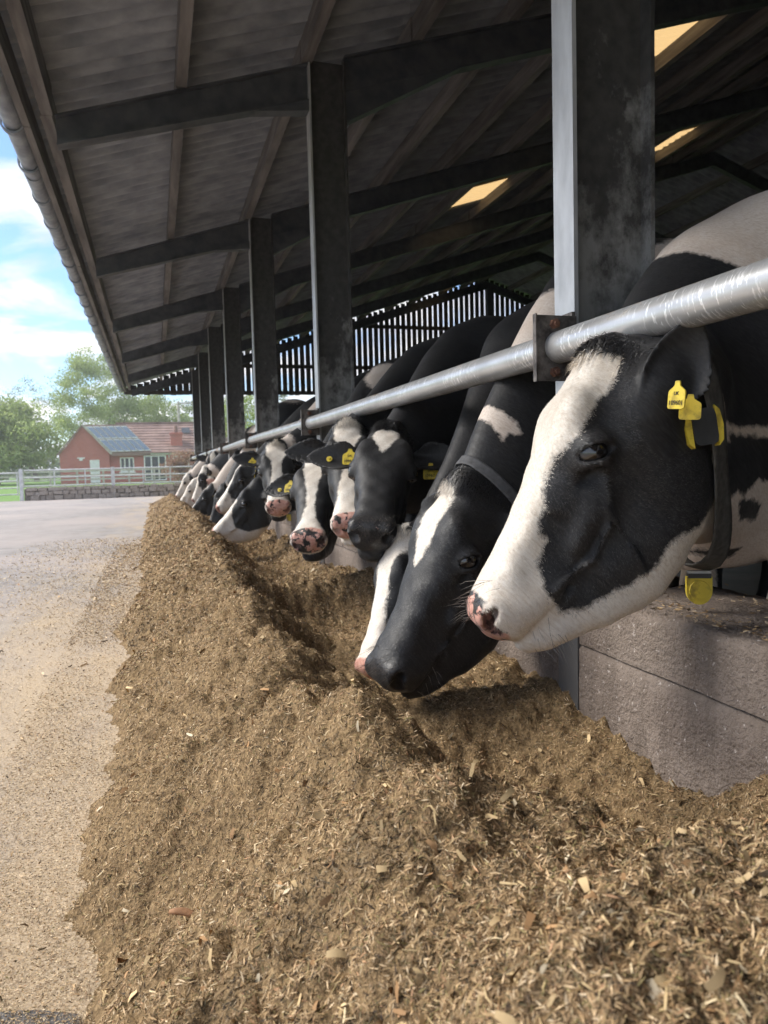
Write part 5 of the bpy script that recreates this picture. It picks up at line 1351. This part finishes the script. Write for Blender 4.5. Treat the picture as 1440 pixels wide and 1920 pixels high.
build_cow('cow', cowE, 'cow with shaggy white forehead half hidden behind the heart faced cow', .0085,
          lambda s, x, y, z, V: mixw(bl(x, y, z, [-.02, .03, .2, .3, .5, .8, 1], [.03, .10, .10, .05, .04, .10, .2], 0), x-.84), patchy(43, .9), pink=.6, hair_n=9000, tuft=1800, tags=[])
cowF = Cow((.857, 3.986, .893), (.699, 3.534, .471), (.88, -.47, .0), wx=1.58, yb=4.62, hgt=1.0, yaw=.08, ctrl=(1.14, 4.25, .80), earL=(-.1, .95, .1), earR=(-.0, .97, -.12), seed=6)
build_cow('cow', cowF, 'black cow with narrow white blaze and pink and black nose facing the camera', .0085,
          lambda s, x, y, z, V: mixw(bl(x, y, z, [0, .08, .25, .45, .65, .8, .9, 1], [.0, .09, .085, .045, .035, .06, .12, .16], 0)), patchy(51, .7), pink=.42, hair_n=9000, tuft=900, tags=[(-1, .35, -.4, 1.0, '500813', False), (-1, .62, .15, .8, None, True)])
cowG = Cow((.791, 5.009, 1.001), (.735, 4.641, .575), (.985, -.15, 0), wx=1.58, yb=5.35, hgt=1.02, yaw=.05, ctrl=(1.12, 5.15, .86), earL=(-.1, .95, .1), earR=(-.15, .95, .02), seed=7)
build_cow('cow', cowG, 'cow with square white forehead and pink nose facing the camera above the wall', .0100,
          lambda s, x, y, z, V: mixw(bl(x, y, z, [0, .03, .25, .34, .5, .7, .85, 1], [.02, .115, .115, .06, .055, .085, .14, .2], 0)), patchy(64, .3), pink=.6, hair_n=6000, tuft=900, tags=[(-1, .4, -.2, 1.0, '300422', False)])
def h_head(s, x, y, z, V):
    blk = poly_sd(x, z, [(-.1, .2), (.28, .15), (.40, .06), (.52, .05), (.62, -.02), (.72, -.16), (.66, -.34), (.5, -.46), (.2, -.7), (-.2, -.6)]); return -blk
cowH = Cow((.791, 6.040, .734), (.439, 6.067, .308), (-.12, -.99, 0), wx=1.55, yb=6.12, hgt=1.0, ctrl=(1.1, 6.1, .72), earL=(-.4, .8, -.2), earR=(-.2, .95, 0), seed=8)
build_cow('cow', cowH, 'cow with black cheek and white nose eating, dark collar with yellow tag', .0095, h_head, patchy(78, -.15, 3.4), pink=.9, hair_n=6000, tuft=300, tags=[],
          collar=collar_fn(cowH.path[7], unit(cowH.path[8]-cowH.path[6]), (0, 0, 1), .05, 'strap', True))
cowI = Cow((.830, 6.827, .929), (.545, 6.884, .466), (-.05, -.99, 0), wx=1.56, yb=6.92, hgt=1.01, ctrl=(1.12, 6.9, .82), earL=(-.15, .95, .05), earR=(-.2, .95, 0), seed=9)
build_cow('cow', cowI, 'cow with wide white blaze and yellow tagged ear above the collared eating cow', .0105,
          lambda s, x, y, z, V: mixw(bl(x, y, z, [0, .05, .3, .6, .8, 1], [.04, .10, .10, .09, .13, .2], 0, -.2), x-.80), patchy(80, .2), pink=.8, hair_n=4000, tuft=400, tags=[(1, .45, -.2, 1.05, '401188', False), (1, .7, .3, .8, None, True)])
far = [
 ('Q', (.776, 9.183, .628), (.632, 9.091, .168), (-.3, -.95, 0), 9.2, 'black faced cow with white blaze eating beyond the collared cow', [.02, .06, .05, .05, .06, .09], .5, .2, 1.1, (.0, .3)),
 ('K', (.733, 10.244, .621), (.434, 10.310, .235), (-.1, -.99, 0), 10.25, 'cow with white patched neck and black cheek, nose in the feed far down the row', [.02, .06, .06, .06, .07, .10], .6, -.55, 1.0, (.0, .3)),
 ('M', (.725, 11.521, .871), (.557, 11.538, .360), (-.15, -.99, 0), 11.2, 'white faced cow with black ear far down the row, head bent down', [.1, .15, .15, .14, .15, .2], .9, .0, 1.0, None),
 ('L', (.880, 11.697, 1.080), (.813, 11.428, .676), (.97, -.2, 0), 12.0, 'far cow with white blaze looking at the camera just under the rail end', [.03, .08, .06, .05, .07, .1], .7, .1, 1.0, None),
 ('N', (.652, 13.207, .658), (.367, 13.262, .178), (-.1, -.99, 0), 13.1, 'pale white cow eating near the far end of the row', [.2, .25, .25, .25, .25, .3], .9, -.7, 1.0, None),
 ('O', (.667, 16.040, .753), (.445, 16.078, .292), (-.1, -.99, 0), 16.0, 'far white faced cow eating, second to last in the row', [.1, .2, .2, .2, .2, .3], .9, -.3, 1.0, None),
 ('P', (.73, 18.9, .70), (.60, 18.9, .26), (-.1, -.99, 0), 18.8, 'last cow of the row, black and white, by the heap end', [.03, .08, .06, .05, .07, .1], .6, .2, 1.0, None)]
for k_, (nm_, P_, M_, lf, yb, lab, ws, pk, thr, hg, _) in enumerate(far):
    P_ = np.array(P_); M_ = np.array(M_); d_ = M_-P_; M_ = P_+d_/np.linalg.norm(d_)*.545
    c_ = Cow(P_, M_, lf, wx=1.56, yb=yb, hgt=hg, seed=20+k_)
    build_cow('cow', c_, lab, .0135, (lambda ws: lambda s, x, y, z, V: bl(x, y, z, [0, .1, .3, .5, .8, 1], ws, 0, -.25 if ws[0] < .09 else -.6))(ws), patchy(90+k_*7, thr), pink=pk, tags=[(1, .45, 0, 1.0, None, False)], h_body=.03)

# hollows eaten by the muzzles, then the feed itself
for c_ in (cowB, cowC, cowH):
    mz = c_.G(1.0, 0, -.1); pits.append((float(mz[0])-.02, float(mz[1]), .13, float(mz[2])-.05))
for (nm_, P_, M_, *_r) in far:
    if nm_ in 'QKNOP': pits.append((M_[0]+.02, M_[1], .16, max(.06, M_[2]-.02)))
pits += [(.47, 1.72, .13, .27), (.70, 3.25, .17, .06), (.72, 1.48, .17, .10), (.90, 1.22, .12, .15), (.66, 2.55, .16, .08), (.80, 4.9, .2, .08), (.62, 5.6, .16, .14)]
make_feed()

# ---------------------------------------------------------------- summer haze: pale air round the whole place
hz_m = bpy.data.materials.new('haze'); hz_m.use_nodes = True; nt = hz_m.node_tree; nt.nodes.clear()
o_ = nt.nodes.new('ShaderNodeOutputMaterial'); pv = nt.nodes.new('ShaderNodeVolumePrincipled')
pv.inputs['Color'].default_value = (.93, .96, 1.0, 1); pv.inputs['Density'].default_value = .0016; pv.inputs['Anisotropy'].default_value = .35
nt.links.new(pv.outputs[0], o_.inputs['Volume'])
tag(MB().box((-130, -40, -1.2), (140, 150, 16)).build('haze', hz_m), 'thin pale summer haze filling the air over the yard', 'haze', kind='stuff')
S.cycles.volume_bounces = 0
